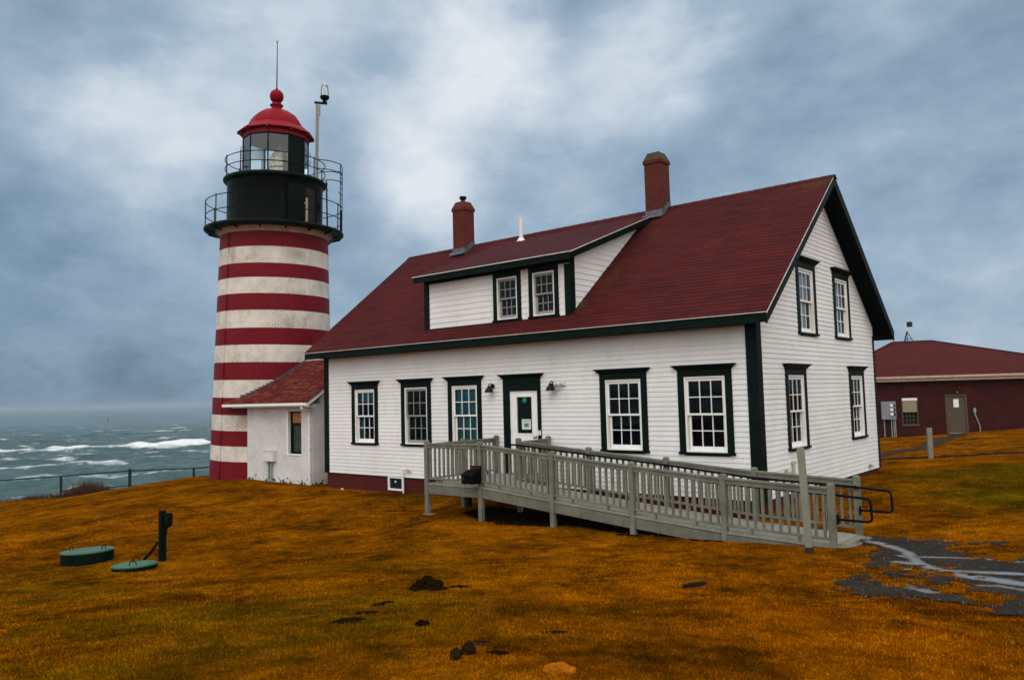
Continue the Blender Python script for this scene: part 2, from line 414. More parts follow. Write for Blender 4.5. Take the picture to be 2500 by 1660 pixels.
# turf colours: one function shared by the ground and the blades
def turfcolor(t, pos):
    p2 = t.vmath('MULTIPLY', pos, (1, 1, 0))
    n1 = t.noise(p2, .22, 5, .6); n2 = t.math('ADD', t.math('MULTIPLY', t.noise(p2, .75, 7, .68, .5), .62), t.math('MULTIPLY', t.noise(p2, 3.3, 5, .65, .3), .38)); n3 = t.noise(t.vmath('ADD', p2, (31, 7, 0)), .55, 8, .72, .6)
    col = t.ramp(n2, [(.30, (.036, .015, .001)), (.42, (.105, .036, .0006)), (.53, (.26, .083, .0008)), (.68, (.45, .160, .0015))])
    green = t.ramp(n2, [(.3, (.018, .019, .001)), (.50, (.085, .062, .0008)), (.72, (.20, .135, .0015))])
    tot = None
    for (cx, cy, rad, amt) in ((-.5, -10.5, 5.5, .70), (-6, -12.5, 6.5, .7), (5., 7.5, 6.5, 1.7), (3.8, 3.6, 3.4, 1.3), (-3.5, -7, 3.5, .4), (-9.2, -.6, 1.6, .7), (3, 22, 6, .4), (-26, -4, 5, .35)):
        dv = t.vmath('LENGTH', t.vmath('SUBTRACT', p2, (cx, cy, 0)), out=1)
        w = t.math('MULTIPLY', t.mapr(dv, 0, rad, 1, 0, True), amt)
        tot = w if tot is None else t.math('MAXIMUM', tot, w)
    gm = t.mapr(t.math('ADD', t.math('MULTIPLY', n3, .9), t.math('MULTIPLY', tot, .36)), .50, .80)
    col = t.mix(t.math('MULTIPLY', gm, .85), col, green)
    dk = t.mapr(t.noise(t.vmath('ADD', p2, (3, 90, 0)), .42, 8, .74, .8), .46, .62)
    col = t.mix(t.math('MULTIPLY', dk, .55), col, t.mix(1., col, (.36, .36, .32, 1), 'MULTIPLY'))
    rd = t.vmath('LENGTH', t.vmath('SUBTRACT', p2, (4.2, -7.6, 0)), out=1)
    rm = t.math('MULTIPLY', t.mapr(rd, 0, 5.0, 1, 0, True), t.mapr(n1, .3, .7, .3, 1.))
    col = t.mix(t.math('MULTIPLY', rm, .6), col, t.mix(1., col, (1.08, .78, .6, 1), 'MULTIPLY'))
    return col
m, t = newmat('turf'); pos = t.n('ShaderNodeNewGeometry').outputs['Position']
c = turfcolor(t, pos); fn = t.noise(t.vmath('MULTIPLY', pos, (1, 1, .2)), 26, 6, .75); fn2 = t.noise(t.vmath('MULTIPLY', pos, (1, 1, .2)), 5, 5, .7)
c = t.mix(t.mapr(fn, .35, .65, .75, 0), c, t.mix(1., c, (.30, .28, .25, 1), 'MULTIPLY'))
c = t.mix(t.mapr(fn2, .3, .6, .5, 0), c, t.mix(1., c, (.5, .5, .45, 1), 'MULTIPLY'))
out_d = t.mapr(t.n('ShaderNodeSeparateXYZ', i={0: pos}).outputs[2], -4.5, -3.2)
c = t.mix(out_d, t.mix(t.mapr(fn2, .3, .7), (.05, .045, .04, 1), (.16, .14, .12, 1)), c)
setc(t, c); bump(t, t.math('ADD', fn, fn2), .8, .05); t.b.inputs['Roughness'].default_value = 1.; t.b.inputs['Specular IOR Level'].default_value = .0; M['turf'] = m
m, t = newmat('grass_blade'); pos = t.n('ShaderNodeNewGeometry').outputs['Position']
c = turfcolor(t, pos); rnd = t.n('ShaderNodeAttribute', attribute_name='rnd').outputs['Fac']
c = t.mix(1., c, t.ramp(rnd, [(0, (.22, .20, .18)), (.3, (.75, .72, .66)), (.7, (1.2, 1.16, 1.0)), (1, (2.1, 2.0, 1.4))]), 'MULTIPLY')
setc(t, c); t.b.inputs['Roughness'].default_value = .9; t.b.inputs['Specular IOR Level'].default_value = .0; M['grass_blade'] = m
m, t = newmat('wet_asphalt'); pos = t.n('ShaderNodeNewGeometry').outputs['Position']
n1 = t.noise(pos, 1.4, 5, .6); g = t.noise(pos, 24, 6, .9); wet = t.mapr(t.math('ADD', t.n('ShaderNodeAttribute', attribute_name='wet').outputs['Fac'], t.math('MULTIPLY', t.math('SUBTRACT', t.noise(pos, 12, 6, .8), .5), 1.1)), .22, .85)
c = t.mix(t.mapr(g, .35, .7), (.002, .0022, .002, 1), (.034, .034, .030, 1)); c = t.mix(t.mapr(n1, .4, .7, 0, .5), c, (.05, .036, .018, 1))
setc(t, t.mix(wet, c, (.13, .13, .135, 1))); t.link(t.mapr(wet, 0, 1, .95, .22), t.b.inputs['Roughness'])  # pale silt tone in wet streaks also paints in the sky's reflection
t.link(t.mapr(wet, 0, 1, .05, .9), t.b.inputs['Specular IOR Level'])
bb = t.n('ShaderNodeBump', i={'Height': g, 'Distance': .012}); t.link(t.mapr(wet, 0, 1, .8, .12), bb.inputs['Strength']); t.link(bb.outputs[0], t.b.inputs['Normal']); M['wet_asphalt'] = m
paint('dirt_path', (.040, .027, .015), .95, .45, 2.5, (.012, .009, .006), .7, spec=.02, bmp=.5, fine=25)
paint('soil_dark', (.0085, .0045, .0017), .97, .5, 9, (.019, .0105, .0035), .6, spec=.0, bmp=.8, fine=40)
paint('stone_brown', (.014, .0075, .003), .9, .45, 14, (.032, .019, .008), .6, spec=.03, bmp=.6, fine=30)
paint('ochre_turf', (.30, .088, .005), .97, .5, 20, (.06, .022, .003), .8, spec=.0, bmp=.9, fine=45)
paint('moss_dark', (.018, .026, .008), .95, .5, 12)
paint('stick_dark', (.010, .006, .003), .85, .3, 10)
paint('weed_brown', (.060, .022, .009), .9, .5, 1.5)

X = axis([(-420, -120, 60), (-120, -60, 8), (-60, -40, 1.5), (-40, -24, .45), (-24, 8, .2), (8, 16, .5), (16, 60, 4), (60, 420, 60)])
Y = axis([(-420, -120, 60), (-120, -30, 10), (-30, -16, 1.2), (-16, 10, .2), (10, 36, .6), (36, 80, 4), (80, 420, 60)])
xx, yy = np.meshgrid(X, Y)
tag(sheet('ground', X, Y, hill(xx.ravel(), yy.ravel()).reshape(xx.shape), 'turf'), None, None, None, 'structure')

# wet tarmac that peters out into the lawn
OUT = [(2.15, -1.57), (2.69, -1.31), (3.39, -1.41), (4.15, -1.49), (3.56, -2.22), (3.98, -2.51), (4.45, -2.63), (4.67, -2.79), (6.5, -2.8), (14, -2.6), (14, -9.5), (6.2, -6.9), (5.07, -6.02), (4.86, -6.31), (4.48, -5.77), (4.09, -5.72), (3.73, -5.88), (3.2, -5.61), (3.16, -4.88), (3.38, -3.83), (2.94, -3.74), (2.92, -3.16), (2.83, -2.33), (2.48, -1.92)]
ISL = [[(3.4, -4.26), (3.79, -3.73), (4.01, -4.16), (3.87, -4.77), (3.63, -4.81)], [(4.05, -4.25), (4.38, -4.18), (4.44, -4.66), (4.12, -4.94)], [(4.37, -5.39), (4.6, -4.67), (4.85, -5.05), (4.6, -5.43)]]
WETL = [([(2.43, -1.74), (2.78, -2.03), (3.18, -2.51), (3.54, -3.39), (3.87, -3.72), (4.77, -3.62), (7, -3.4), (11, -3.3)], .085, 1.), ([(3.89, -3.84), (4.36, -4.02), (4.83, -4.1), (7, -4.3), (11, -4.7)], .13, 1.), ([(3.36, -3.84), (3.71, -3.74)], .06, 1.),
        ([(3.42, -2.88), (3.97, -2.64), (4.66, -2.76), (7, -3.0)], .06, .9), ([(3.58, -4.79), (4.06, -5.17)], .10, .8), ([(3.28, -3.41), (3.53, -3.4)], .10, .9), ([(4.44, -4.47), (4.62, -4.36), (6, -4.9)], .07, .7), ([(3.2, -2.9), (3.45, -3.1)], .08, .7), ([(3.0, -2.25), (3.25, -2.75)], .07, .6)]
def segdist(x, y, pts, closed):
    d = np.full(np.shape(x), 1e9); n = len(pts)
    for k in range(n if closed else n-1):
        (ax, ay), (bx_, by_) = pts[k], pts[(k+1) % n]; L2 = (bx_-ax)**2+(by_-ay)**2
        t_ = np.clip(((x-ax)*(bx_-ax)+(y-ay)*(by_-ay))/L2, 0, 1); d = np.minimum(d, np.hypot(x-ax-t_*(bx_-ax), y-ay-t_*(by_-ay)))
    return d
def sdf(x, y, pts):
    ins = np.zeros(np.shape(x), bool); n = len(pts)
    for k in range(n):
        (ax, ay), (bx_, by_) = pts[k], pts[(k+1) % n]
        c = ((ay > y) != (by_ > y)) & (x < (bx_-ax)*(y-ay)/(by_-ay+1e-12)+ax); ins ^= c
    d = segdist(x, y, pts, True); return np.where(ins, -d, d)
def pave(cx, cy):
    d = sdf(cx, cy, OUT)
    for q in ISL: d = np.maximum(d, -sdf(cx, cy, q))
    return d+(fbm(cx*2.6, cy*2.6, 5, 3)-.5)*.75+(fbm(cx*8, cy*8, 5, 8)-.5)*1.0
def wetness(cx, cy):
    w = np.zeros(np.shape(cx))
    for pts, wd, amt in WETL: w = np.maximum(w, amt*np.exp(-(segdist(cx, cy, pts, False)/wd)**2))
    return w*(.45+1.1*fbm(cx*5, cy*5, 4, 61))
PX = axis([(1.9, 6.5, .03), (6.5, 14, .1)]); PY = axis([(-9, -1.0, .03)])
cx, cy = np.meshgrid(.5*(PX[:-1]+PX[1:]), .5*(PY[:-1]+PY[1:])); pm = pave(cx, cy) < -.02
xx, yy = np.meshgrid(PX, PY)
dw_ = sheet('driveway', PX, PY, hill(xx.ravel(), yy.ravel()).reshape(xx.shape)+.012, 'wet_asphalt', mask=pm); tag(dw_, None, None, None, 'structure')
vc = np.zeros(len(dw_.data.vertices)*3, np.float32); dw_.data.vertices.foreach_get('co', vc); vc = vc.reshape(-1, 3)
at = dw_.data.attributes.new('wet', 'FLOAT', 'POINT'); at.data.foreach_set('value', wetness(vc[:, 0].astype(float), vc[:, 1].astype(float)).astype(np.float32))
m, t = newmat('gravel_stone'); rnd = t.n('ShaderNodeAttribute', attribute_name='rnd').outputs['Fac']
setc(t, t.ramp(rnd, [(0, (.004, .004, .0035)), (.5, (.014, .014, .012)), (.85, (.04, .038, .033)), (1, (.14, .13, .115))])); t.b.inputs['Roughness'].default_value = .5; t.b.inputs['Specular IOR Level'].default_value = .25; M['gravel_stone'] = m
gn = 26000; gx = rng.uniform(2.0, 9., gn); gy = rng.uniform(-8.5, -1.1, gn); ok = (pave(gx, gy) < rng.uniform(-.15, .16, gn)) & (wetness(gx, gy) < .35); gx, gy = gx[ok], gy[ok]; gn = len(gx)
gr_ = .004+.011*rng.random(gn)**3; og = np.array([(1, 0, 0), (-.5, .87, 0), (-.5, -.87, 0), (.1, .1, .8)]); of = np.array([(0, 1, 3), (1, 2, 3), (2, 0, 3)])
jit = og[None]*(gr_[:, None, None])*rng.uniform(.6, 1.4, (gn, 4, 3)); th = rng.uniform(0, 6.28, gn); c_, s_ = np.cos(th), np.sin(th)
gv = np.stack([jit[..., 0]*c_[:, None]-jit[..., 1]*s_[:, None]+gx[:, None], jit[..., 0]*s_[:, None]+jit[..., 1]*c_[:, None]+gy[:, None], jit[..., 2]+(hill(gx, gy)+.011)[:, None]], -1).reshape(-1, 3)
gf = (np.arange(gn)*4)[:, None, None]+of[None]; go = npmesh('gravel', gv, gf.reshape(-1, 3), 'gravel_stone', False)
at = go.data.attributes.new('rnd', 'FLOAT', 'FACE'); at.data.foreach_set('value', np.repeat(rng.random(gn), 3).astype(np.float32)); tag(go, 'loose dark gravel strewn over the wet tarmac', 'gravel', None, 'stuff')
TX = axis([(-4.5, .5, .08)]); TY = axis([(12.5, 32.2, .15)]); cx, cy = np.meshgrid(.5*(TX[:-1]+TX[1:]), .5*(TY[:-1]+TY[1:]))
pcx = np.interp(cy, [12, 15.7, 18.8, 21.9, 26.3, 30, 32.5], [-2.2, -2.05, -2.03, -1.85, -2.2, -2.35, -2.5])
tm = np.abs(cx-pcx)-.36+(fbm(cx*1.5, cy*1., 4, 9)-.5)*.9+(fbm(cx*6, cy*4, 4, 19)-.5)*.6 < 0
xx, yy = np.meshgrid(TX, TY)
tag(sheet('path', TX, TY, hill(xx.ravel(), yy.ravel()).reshape(xx.shape)+.012, 'dirt_path', mask=tm), None, None, None, 'structure')

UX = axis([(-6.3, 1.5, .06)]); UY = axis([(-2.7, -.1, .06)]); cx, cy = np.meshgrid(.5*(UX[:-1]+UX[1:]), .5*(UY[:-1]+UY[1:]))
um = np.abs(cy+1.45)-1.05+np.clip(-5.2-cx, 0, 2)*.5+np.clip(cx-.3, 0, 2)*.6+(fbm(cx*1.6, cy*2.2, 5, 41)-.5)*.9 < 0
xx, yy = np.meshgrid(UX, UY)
tag(sheet('ramp_shade_soil', UX, UY, hill(xx.ravel(), yy.ravel()).reshape(xx.shape)+.010, 'soil_dark', mask=um), None, None, None, 'structure')  # dark soil sheet with the shade under the ramp painted into its colour
# blades of dead grass
def keepout(x, y):
    k = (x > -14.1) & (x < .05) & (y > -.02) & (y < 8.1)
    k |= (np.hypot(x+20.04, y-1.95) < 2.3) | ((x > -19) & (x < -14.8) & (y > .08) & (y < 4))
    k |= (np.hypot(x+9.05, y+8.965) < .44) | (np.hypot(x+7.57, y+8.785) < .365)
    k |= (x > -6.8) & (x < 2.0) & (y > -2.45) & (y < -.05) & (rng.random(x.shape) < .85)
    k |= (pave(x, y) < .0) & (x > 1.9) & (y > -9) & (y < -1.0) & (rng.random(x.shape) < np.clip(.25-pave(x, y)*3.0, 0, .97))
    return k | (coast_out(x, y) > 3)
def blades(n, d0, d1, power):
    ang = rng.uniform(-R_(40), R_(40), n); u = rng.random(n); dist = (d0**power+u*(d1**power-d0**power))**(1/power)
    a = yaw-ang; x = CAM.x-np.sin(a)*dist; y = CAM.y+np.cos(a)*dist
    den = fbm(x*1.4, y*1.4, 4, 5); ok = ~keepout(x, y) & (rng.random(n) < .35+1.1*np.clip(den-.2, 0, 1))
    x, y, dist = x[ok], y[ok], dist[ok]; n = len(x); z = hill(x, y)-.004
    h = (.008+.020*rng.random(n)**1.6)*(.6+.9*fbm(x*.8, y*.8, 3, 21)); lean = rng.uniform(.4, 1.5, n); az = rng.uniform(0, 2*np.pi, n)
    w = np.maximum(.0022, .00050*dist)*rng.uniform(.7, 1.3, n); fz = az+np.pi/2+rng.normal(0, .5, n)
    dx, dy = np.cos(az)*np.sin(lean)*h, np.sin(az)*np.sin(lean)*h; dz = np.cos(lean)*h+.006
    wx, wy = np.cos(fz)*w, np.sin(fz)*w; P = np.stack([x, y, z], -1)
    A = P-np.stack([wx, wy, 0*wx], -1); B = P+np.stack([wx, wy, 0*wx], -1); T = P+np.stack([dx, dy, dz], -1)
    return np.stack([A, B, T], 1).reshape(-1, 3)
def tufts(n, per):
    ang = rng.uniform(-R_(40), R_(40), n); dist = 4.2+rng.random(n)**.8*17; a = yaw-ang; cx = CAM.x-np.sin(a)*dist; cy = CAM.y+np.cos(a)*dist
    x = np.repeat(cx, per)+rng.normal(0, .028, n*per); y = np.repeat(cy, per)+rng.normal(0, .028, n*per); dist = np.repeat(dist, per)
    ok = ~keepout(x, y); x, y, dist = x[ok], y[ok], dist[ok]; k = len(x); z = hill(x, y)-.004
    h = rng.uniform(.025, .062, k); lean = rng.uniform(.1, 1.2, k); az = rng.uniform(0, 2*np.pi, k); w = np.maximum(.0018, .00042*dist); fz = az+np.pi/2+rng.normal(0, .4, k)
    d = np.stack([np.cos(az)*np.sin(lean)*h, np.sin(az)*np.sin(lean)*h, np.cos(lean)*h], -1); wv = np.stack([np.cos(fz)*w, np.sin(fz)*w, 0*w], -1); P = np.stack([x, y, z], -1)
    return np.stack([P-wv, P+wv, P+d], 1).reshape(-1, 3)
bv = np.concatenate([tufts(2600, 16), blades(620000, 3.2, 12, 1.1), blades(380000, 10, 24, 1.2), blades(120000, 22, 48, 1.3)])
g = npmesh('grass', bv, np.arange(len(bv)).reshape(-1, 3), 'grass_blade', False)
at = g.data.attributes.new('rnd', 'FLOAT', 'FACE'); at.data.foreach_set('value', rng.random(len(bv)//3).astype(np.float32))
tag(g, 'short dead orange and olive lawn grass', 'grass', None, 'stuff')

# ------------------------------------------------------------------ sea
m, t = newmat('sea_water'); pos = t.n('ShaderNodeNewGeometry').outputs['Position']
foam = t.n('ShaderNodeAttribute', attribute_name='foam').outputs['Fac']
fine = t.noise(pos, .9, 6, .7); f2 = t.noise(t.vmath('ADD', pos, (9, 4, 0)), .35, 8, .75)
f3 = t.noise(t.vmath('ADD', pos, (3, 40, 0)), .16, 9, .8)
fm = t.mapr(t.math('ADD', t.math('ADD', foam, t.math('MULTIPLY', t.math('SUBTRACT', f2, .5), 1.0)), t.math('MULTIPLY', t.math('SUBTRACT', f3, .5), .9)), .36, .98)
base = t.mix(t.mapr(t.noise(pos, .03, 4), .35, .65), (.014, .050, .058, 1), (.036, .088, .082, 1))
setc(t, t.mix(fm, base, (.72, .75, .77, 1)))
t.link(t.mapr(fm, 0, 1, .16, .8), t.b.inputs['Roughness']); t.b.inputs['IOR'].default_value = 1.33
bump(t, t.math('ADD', fine, t.noise(pos, .3, 5, .6)), .9, .9); M['sea_water'] = m
SEA = -15.0; az = R_(67); S0 = Vector((CAM.x, CAM.y)); sd = np.array([-math.sin(az), math.cos(az)]); td = np.array([math.cos(az), math.sin(az)])
def grow(a, b, st, g=1.22):
    o = [a]
    while o[-1] < b: o.append(o[-1]+st); st *= g
    return np.array(o[1:])
ss = np.concatenate([np.linspace(20, 90, 12, endpoint=False), np.linspace(90, 560, 400, endpoint=False), grow(560, 9000, 1.6, 1.06)])
tp = np.linspace(0, 78, 88); tt = np.concatenate([-grow(78, 9000, 1.2, 1.25)[::-1], -tp[:0:-1], tp, grow(78, 9000, 1.2, 1.25)])
sg, tg = np.meshgrid(ss, tt); wx = CAM.x+sd[0]*sg+td[0]*tg; wy = CAM.y+sd[1]*sg+td[1]*tg
H = np.zeros_like(sg); rs = np.random.default_rng(5)
for lam, amp, k in ((38, .40, 5), (19, .34, 7), (9.5, .26, 9), (4.8, .15, 9)):
    for i in range(k):
        th = rs.normal(.12, .45); L = lam*rs.uniform(.75, 1.3); ph = rs.uniform(0, 6.28)
        q = 2*np.pi/L*(sg*np.cos(th)+tg*np.sin(th))+ph+1.5*(vnoise(sg/60+i, tg/60, i)-.5)
        H += amp/np.sqrt(k)*1.5*(np.exp(np.sin(q)-1)*2-.95)
H *= .65+.8*fbm(sg/70, tg/70, 3, 2); H *= np.clip((1500-sg)/900, 0, 1)
fo = np.clip((H-.55)*.55, 0, .5)*(.5+fbm(sg/45, tg/30, 3, 8))*1.25
lines = 0*sg
for s0, amp, wd, t0, t1, wob in ((372, 1.0, 8., -30, 75, 16), (362, .55, 15., -55, 70, 22), (455, .62, 5, -45, -5, 20), (300, .55, 5., -70, 0, 20), (420, .5, 4., 5, 60, 14), (490, .4, 4., -20, 35, 22), (250, .35, 4., -40, 30, 24)):
    sc_ = s0+wob*(fbm(tg/40, 0*tg+s0, 3, int(s0))-.5)*2; e = np.clip((tg-t0)/12, 0, 1)*np.clip((t1-tg)/12, 0, 1)
    lines = np.maximum(lines, amp*np.exp(-((sg-sc_)/(wd*.55))**2)*e*(.1+1.25*fbm(sg/6, tg/9, 5, 31)))
shore = np.clip((185-sg)/60, 0, 1)*np.clip((fbm(sg/12, tg/9, 5, 77)-.44)*4, 0, 1)*.55
spray = np.clip((fbm(sg/5, tg/16, 5, 12)-.56)*3.2, 0, .5)*np.clip(1.35-sg/700, 0, 1)
fo = np.clip(fo+lines+shore+spray, 0, 1.2); H += lines*1.3
V = np.stack([wx, wy, SEA+H], -1).reshape(-1, 3); ns = len(ss); i, j = np.meshgrid(np.arange(ns-1), np.arange(len(tt)-1)); a = (j*ns+i).ravel()
sea = npmesh('sea', V, np.stack([a, a+1, a+ns+1, a+ns], -1), 'sea_water', True)
at = sea.data.attributes.new('foam', 'FLOAT', 'POINT'); at.data.foreach_set('value', fo.ravel().astype(np.float32))
tag(sea, None, None, None, 'structure')

# ------------------------------------------------------------------ keeper's house
L0, W0 = -13.99, 8.0
K = .791; ZE = 3.70; YE = -.48; ang = math.atan(K)
def zroof(y): return ZE+(y-YE)*K if y <= W0/2 else ZE+(W0-y-YE)*K
house = thing('keeper_house', (-7, 4, -.4), "white clapboard keeper's house with maroon shingle roof and long shed dormer", 'house')
FR = ((0, 0, 0), (1, 0, 0), (0, -1, 0)); GA = ((0, 0, 0), (0, 1, 0), (1, 0, 0)); LE = ((L0, 0, 0), (0, 1, 0), (-1, 0, 0)); BA = ((0, W0, 0), (1, 0, 0), (0, 1, 0))
SJ = random.Random(12)
def siding(mb, z0, z1, ext, opens, e=.105, t=.017):
    z = z0; t0 = t
    while z < z1-1e-6:
        zt = min(z+e, z1); a = ext(z); b = ext(zt)
        if a is None: break
        if b is None or b[1]-b[0] < .01: mid = .5*(a[0]+a[1]); b = (mid-.005, mid+.005)
        segs = [(a[0], a[1], b[0], b[1])]
        for (u0, u1, oz0, oz1) in opens:
            if zt > oz0 and z < oz1:
                ns_ = []
                for (p0, p1, q0, q1) in segs:
                    if u0 >= max(p1, q1) or u1 <= min(p0, q0): ns_.append((p0, p1, q0, q1)); continue
                    if u0 > min(p0, q0): ns_.append((min(p0, u0), u0, min(q0, u0), u0))
                    if u1 < max(p1, q1): ns_.append((u1, max(p1, u1), u1, max(q1, u1)))
                segs = ns_
        zo = zt+.012; cutd = []
        for (p0, p1, q0, q1) in segs:      # boards butt end to end along each course
            while p1-p0 > 3.2:
                L_ = SJ.uniform(1.3, 3.1); cutd.append((p0, p0+L_-.0035, max(q0, p0) if q0 > p0 else q0, p0+L_-.0035)); p0 = p0+L_; q0 = p0
            cutd.append((p0, p1, q0, q1))
        for (p0, p1, q0, q1) in cutd:
            if p1-p0 < .004: continue
            t = t0+SJ.uniform(-.0016, .0016)
            mb.face([(p0, t, z), (p1, t, z), (q1, .003, zo), (q0, .003, zo)])
            mb.face([(p0, -.03, z), (p1, -.03, z), (p1, t, z), (p0, t, z)])
            mb.face([(p0, t, z), (q0, .003, zo), (q0, -.03, zo), (p0, -.03, z)]); mb.face([(p1, t, z), (p1, -.03, z), (q1, -.03, zo), (q1, .003, zo)])
        z = zt
FW = [(-12.676, -11.481), (-10.473, -9.263), (-8.607, -7.394), (-3.733, -2.506), (-1.754, -.532)]
GL = [(1.42, 2.65), (5.69, 6.92)]; GU = [(2.33, 3.56), (4.81, 6.05)]
mb = MB(FR); siding(mb, 0, 3.56, lambda z: (L0, 0), [(a+.1, b-.1, .9, 2.6) for a, b in FW]+[(-6.55, -5.55, .2, 2.45)]); mb.build('front_wall', 'white_siding', house, fix=False)
def gext(z):
    y = max(0., YE+(z-ZE+.12)/K)
    return None if y > W0/2-.01 else (y, W0-y)
mb = MB(GA); siding(mb, 0, 6.9, gext, [(a+.1, b-.1, .9, 2.6) for a, b in GL]+[(a+.1, b-.1, 3.42, 4.97) for a, b in GU]); mb.build('gable_wall', 'white_siding', house, fix=False)
mb = MB(LE); siding(mb, 0, 6.9, gext, []); mb.build('gable_wall', 'white_siding', house, fix=False)
mb = MB(BA); siding(mb, 0, 3.56, lambda z: (L0, 0), []); mb.build('rear_wall', 'white_siding', house, fix=False)
mb = MB(); mb.box(L0+.03, -.03, .03, W0-.03, -1.6, -.004); mb.build('foundation', 'foundation_brick', house)
# corner boards
mb = MB(); mb.box(-.205, .032, -.032, 0, -.02, 3.55); mb.box(0, .030, .002, .215, -.02, 3.55)
mb.box(L0-.03, L0+.19, -.032, 0, -.02, 3.55); mb.box(L0-.03, L0, .002, .2, -.02, 3.55)
mb.box(-.001, .03, W0-.10, W0+.03, -.02, 3.6); mb.box(-.2, -.002, W0, W0+.03, -.02, 3.6); mb.box(L0-.03, L0+.2, W0, W0+.03, -.02, 3.6)
mb.each('corner_board', 'dark_green', house, .004)
# main roof: courses of shingles laid on a deck
XR0, XR1 = -14.40, .45
def courses(mb, o, U, S, N, ln, sl, e=.14, t=.012, jit=.0):
    o, U, S, N = map(Vector, (o, U, S, N)); k = int(math.ceil(sl/e-1e-6)); rj = random.Random(3)
    for i in range(k):
        a, b = i*e, min((i+1)*e+.02, sl); tt_ = t*rj.uniform(.75, 1.2)
        p = [o+S*a+N*tt_, o+U*ln+S*a+N*tt_, o+U*ln+S*b+N*.001, o+S*b+N*.001]
        mb.face(p, [(0, a), (ln, a), (ln, a+e*.999), (0, a+e*.999)])
        mb.face([o+S*a-N*.004, o+U*ln+S*a-N*.004, p[1], p[0]], [(0, a), (ln, a), (ln, a+.005), (0, a+.005)])
        mb.face([p[1], o+U*ln+S*a-N*.01, o+U*ln+S*b-N*.01, p[2]], [(0, a)]*4); mb.face([p[0], p[3], o+S*b-N*.01, o+S*a-N*.01], [(0, a)]*4)
cA, sA = math.cos(ang), math.sin(ang); SL = (W0/2-YE)/cA
mb = MB()
courses(mb, (XR0, YE-.02, ZE-.016), (1, 0, 0), (0, cA, sA), (0, -sA, cA), XR1-XR0, SL+.025, .14, .0055)
courses(mb, (XR0, W0-YE+.02, ZE-.016), (1, 0, 0), (0, -cA, sA), (0, sA, cA), XR1-XR0, SL+.025)
roof = mb.build('roof', 'main_shingle', house, fix=False)
ZR = ZE+(W0/2-YE)*K
mb = MB()
for i in range(52):
    x0 = XR0+i*(XR1-XR0)/52; x1 = x0+(XR1-XR0)/52+.03
    for sg_ in (-1, 1):
        mb.face([(x0, 4, ZR+.018), (x1, 4, ZR+.010), (x1, 4+sg_*.13, ZR+.010-.13*K), (x0, 4+sg_*.13, ZR+.018-.13*K)], [(x0*1.7, 0), (x0*1.7+.25, 0), (x0*1.7+.25, .13), (x0*1.7, .13)])
mb.build('ridge_cap', 'main_shingle', roof, fix=False)
# eaves and rakes
mb = MB()
for s_, y0 in ((1, YE), (-1, W0-YE)):
    mb.box(XR0+.03, XR1-.03, min(y0, y0+s_*.03), max(y0, y0+s_*.03), ZE-.215, ZE-.022)
mb.each('eave_fascia', 'dark_green', house, .004)
mb = MB(); mb.box(L0-.02, .016, YE+.031, -.034, ZE-.20, ZE-.185); mb.box(L0-.02, .016, W0+.034, W0-YE-.031, ZE-.20, ZE-.185)
mb.each('soffit', 'soffit_dark', house)
mb = MB(); mb.box(L0, 0, -.028, -.002, 3.50, 3.62); mb.build('frieze_board', 'soffit_dark', house)
def along(y, off): return (y, zroof(y)+off)
def rakeboard(x0, x1, top, bot, name, mat, bev=.003, ye=YE):
    mb = MB()
    for flip in (0, 1):
        f = (lambda y: y) if not flip else (lambda y: W0-y)
        pts = [(f(ye), zroof(ye)+top), (4., ZR+top), (4., ZR+bot), (f(ye), zroof(ye)+bot)]
        mb.prism(pts, x0, x1, 0)
    return mb.each(name, mat, house, bev)
rakeboard(XR1-.035, XR1-.003, -.035, -.25, 'rake_board', 'dark_green_board')
rakeboard(XR0+.003, XR0+.035, -.035, -.25, 'rake_board', 'dark_green_board')
rakeboard(.02, XR1-.036, -.075, -.095, 'rake_soffit', 'soffit_dark', 0, YE+.04)
rakeboard(XR0+.036, L0-.02, -.075, -.095, 'rake_soffit', 'soffit_dark', 0, YE+.04)
rakeboard(.018, .034, -.096, -.24, 'gable_frieze', 'soffit_dark', 0, -.0)
mb = MB(); mb.box(XR0, XR1, YE-.034, YE-.002, ZE-.034, ZE-.020); mb.build('drip_edge', 'drip_metal', roof, .002)
mb = MB(); mb.prism([(YE-.02, zroof(YE)-.030), (4, ZR-.014), (4, ZR-.034), (YE-.02, zroof(YE)-.052)], XR1-.002, XR1+.008, 0); mb.build('drip_edge', 'drip_metal', roof)

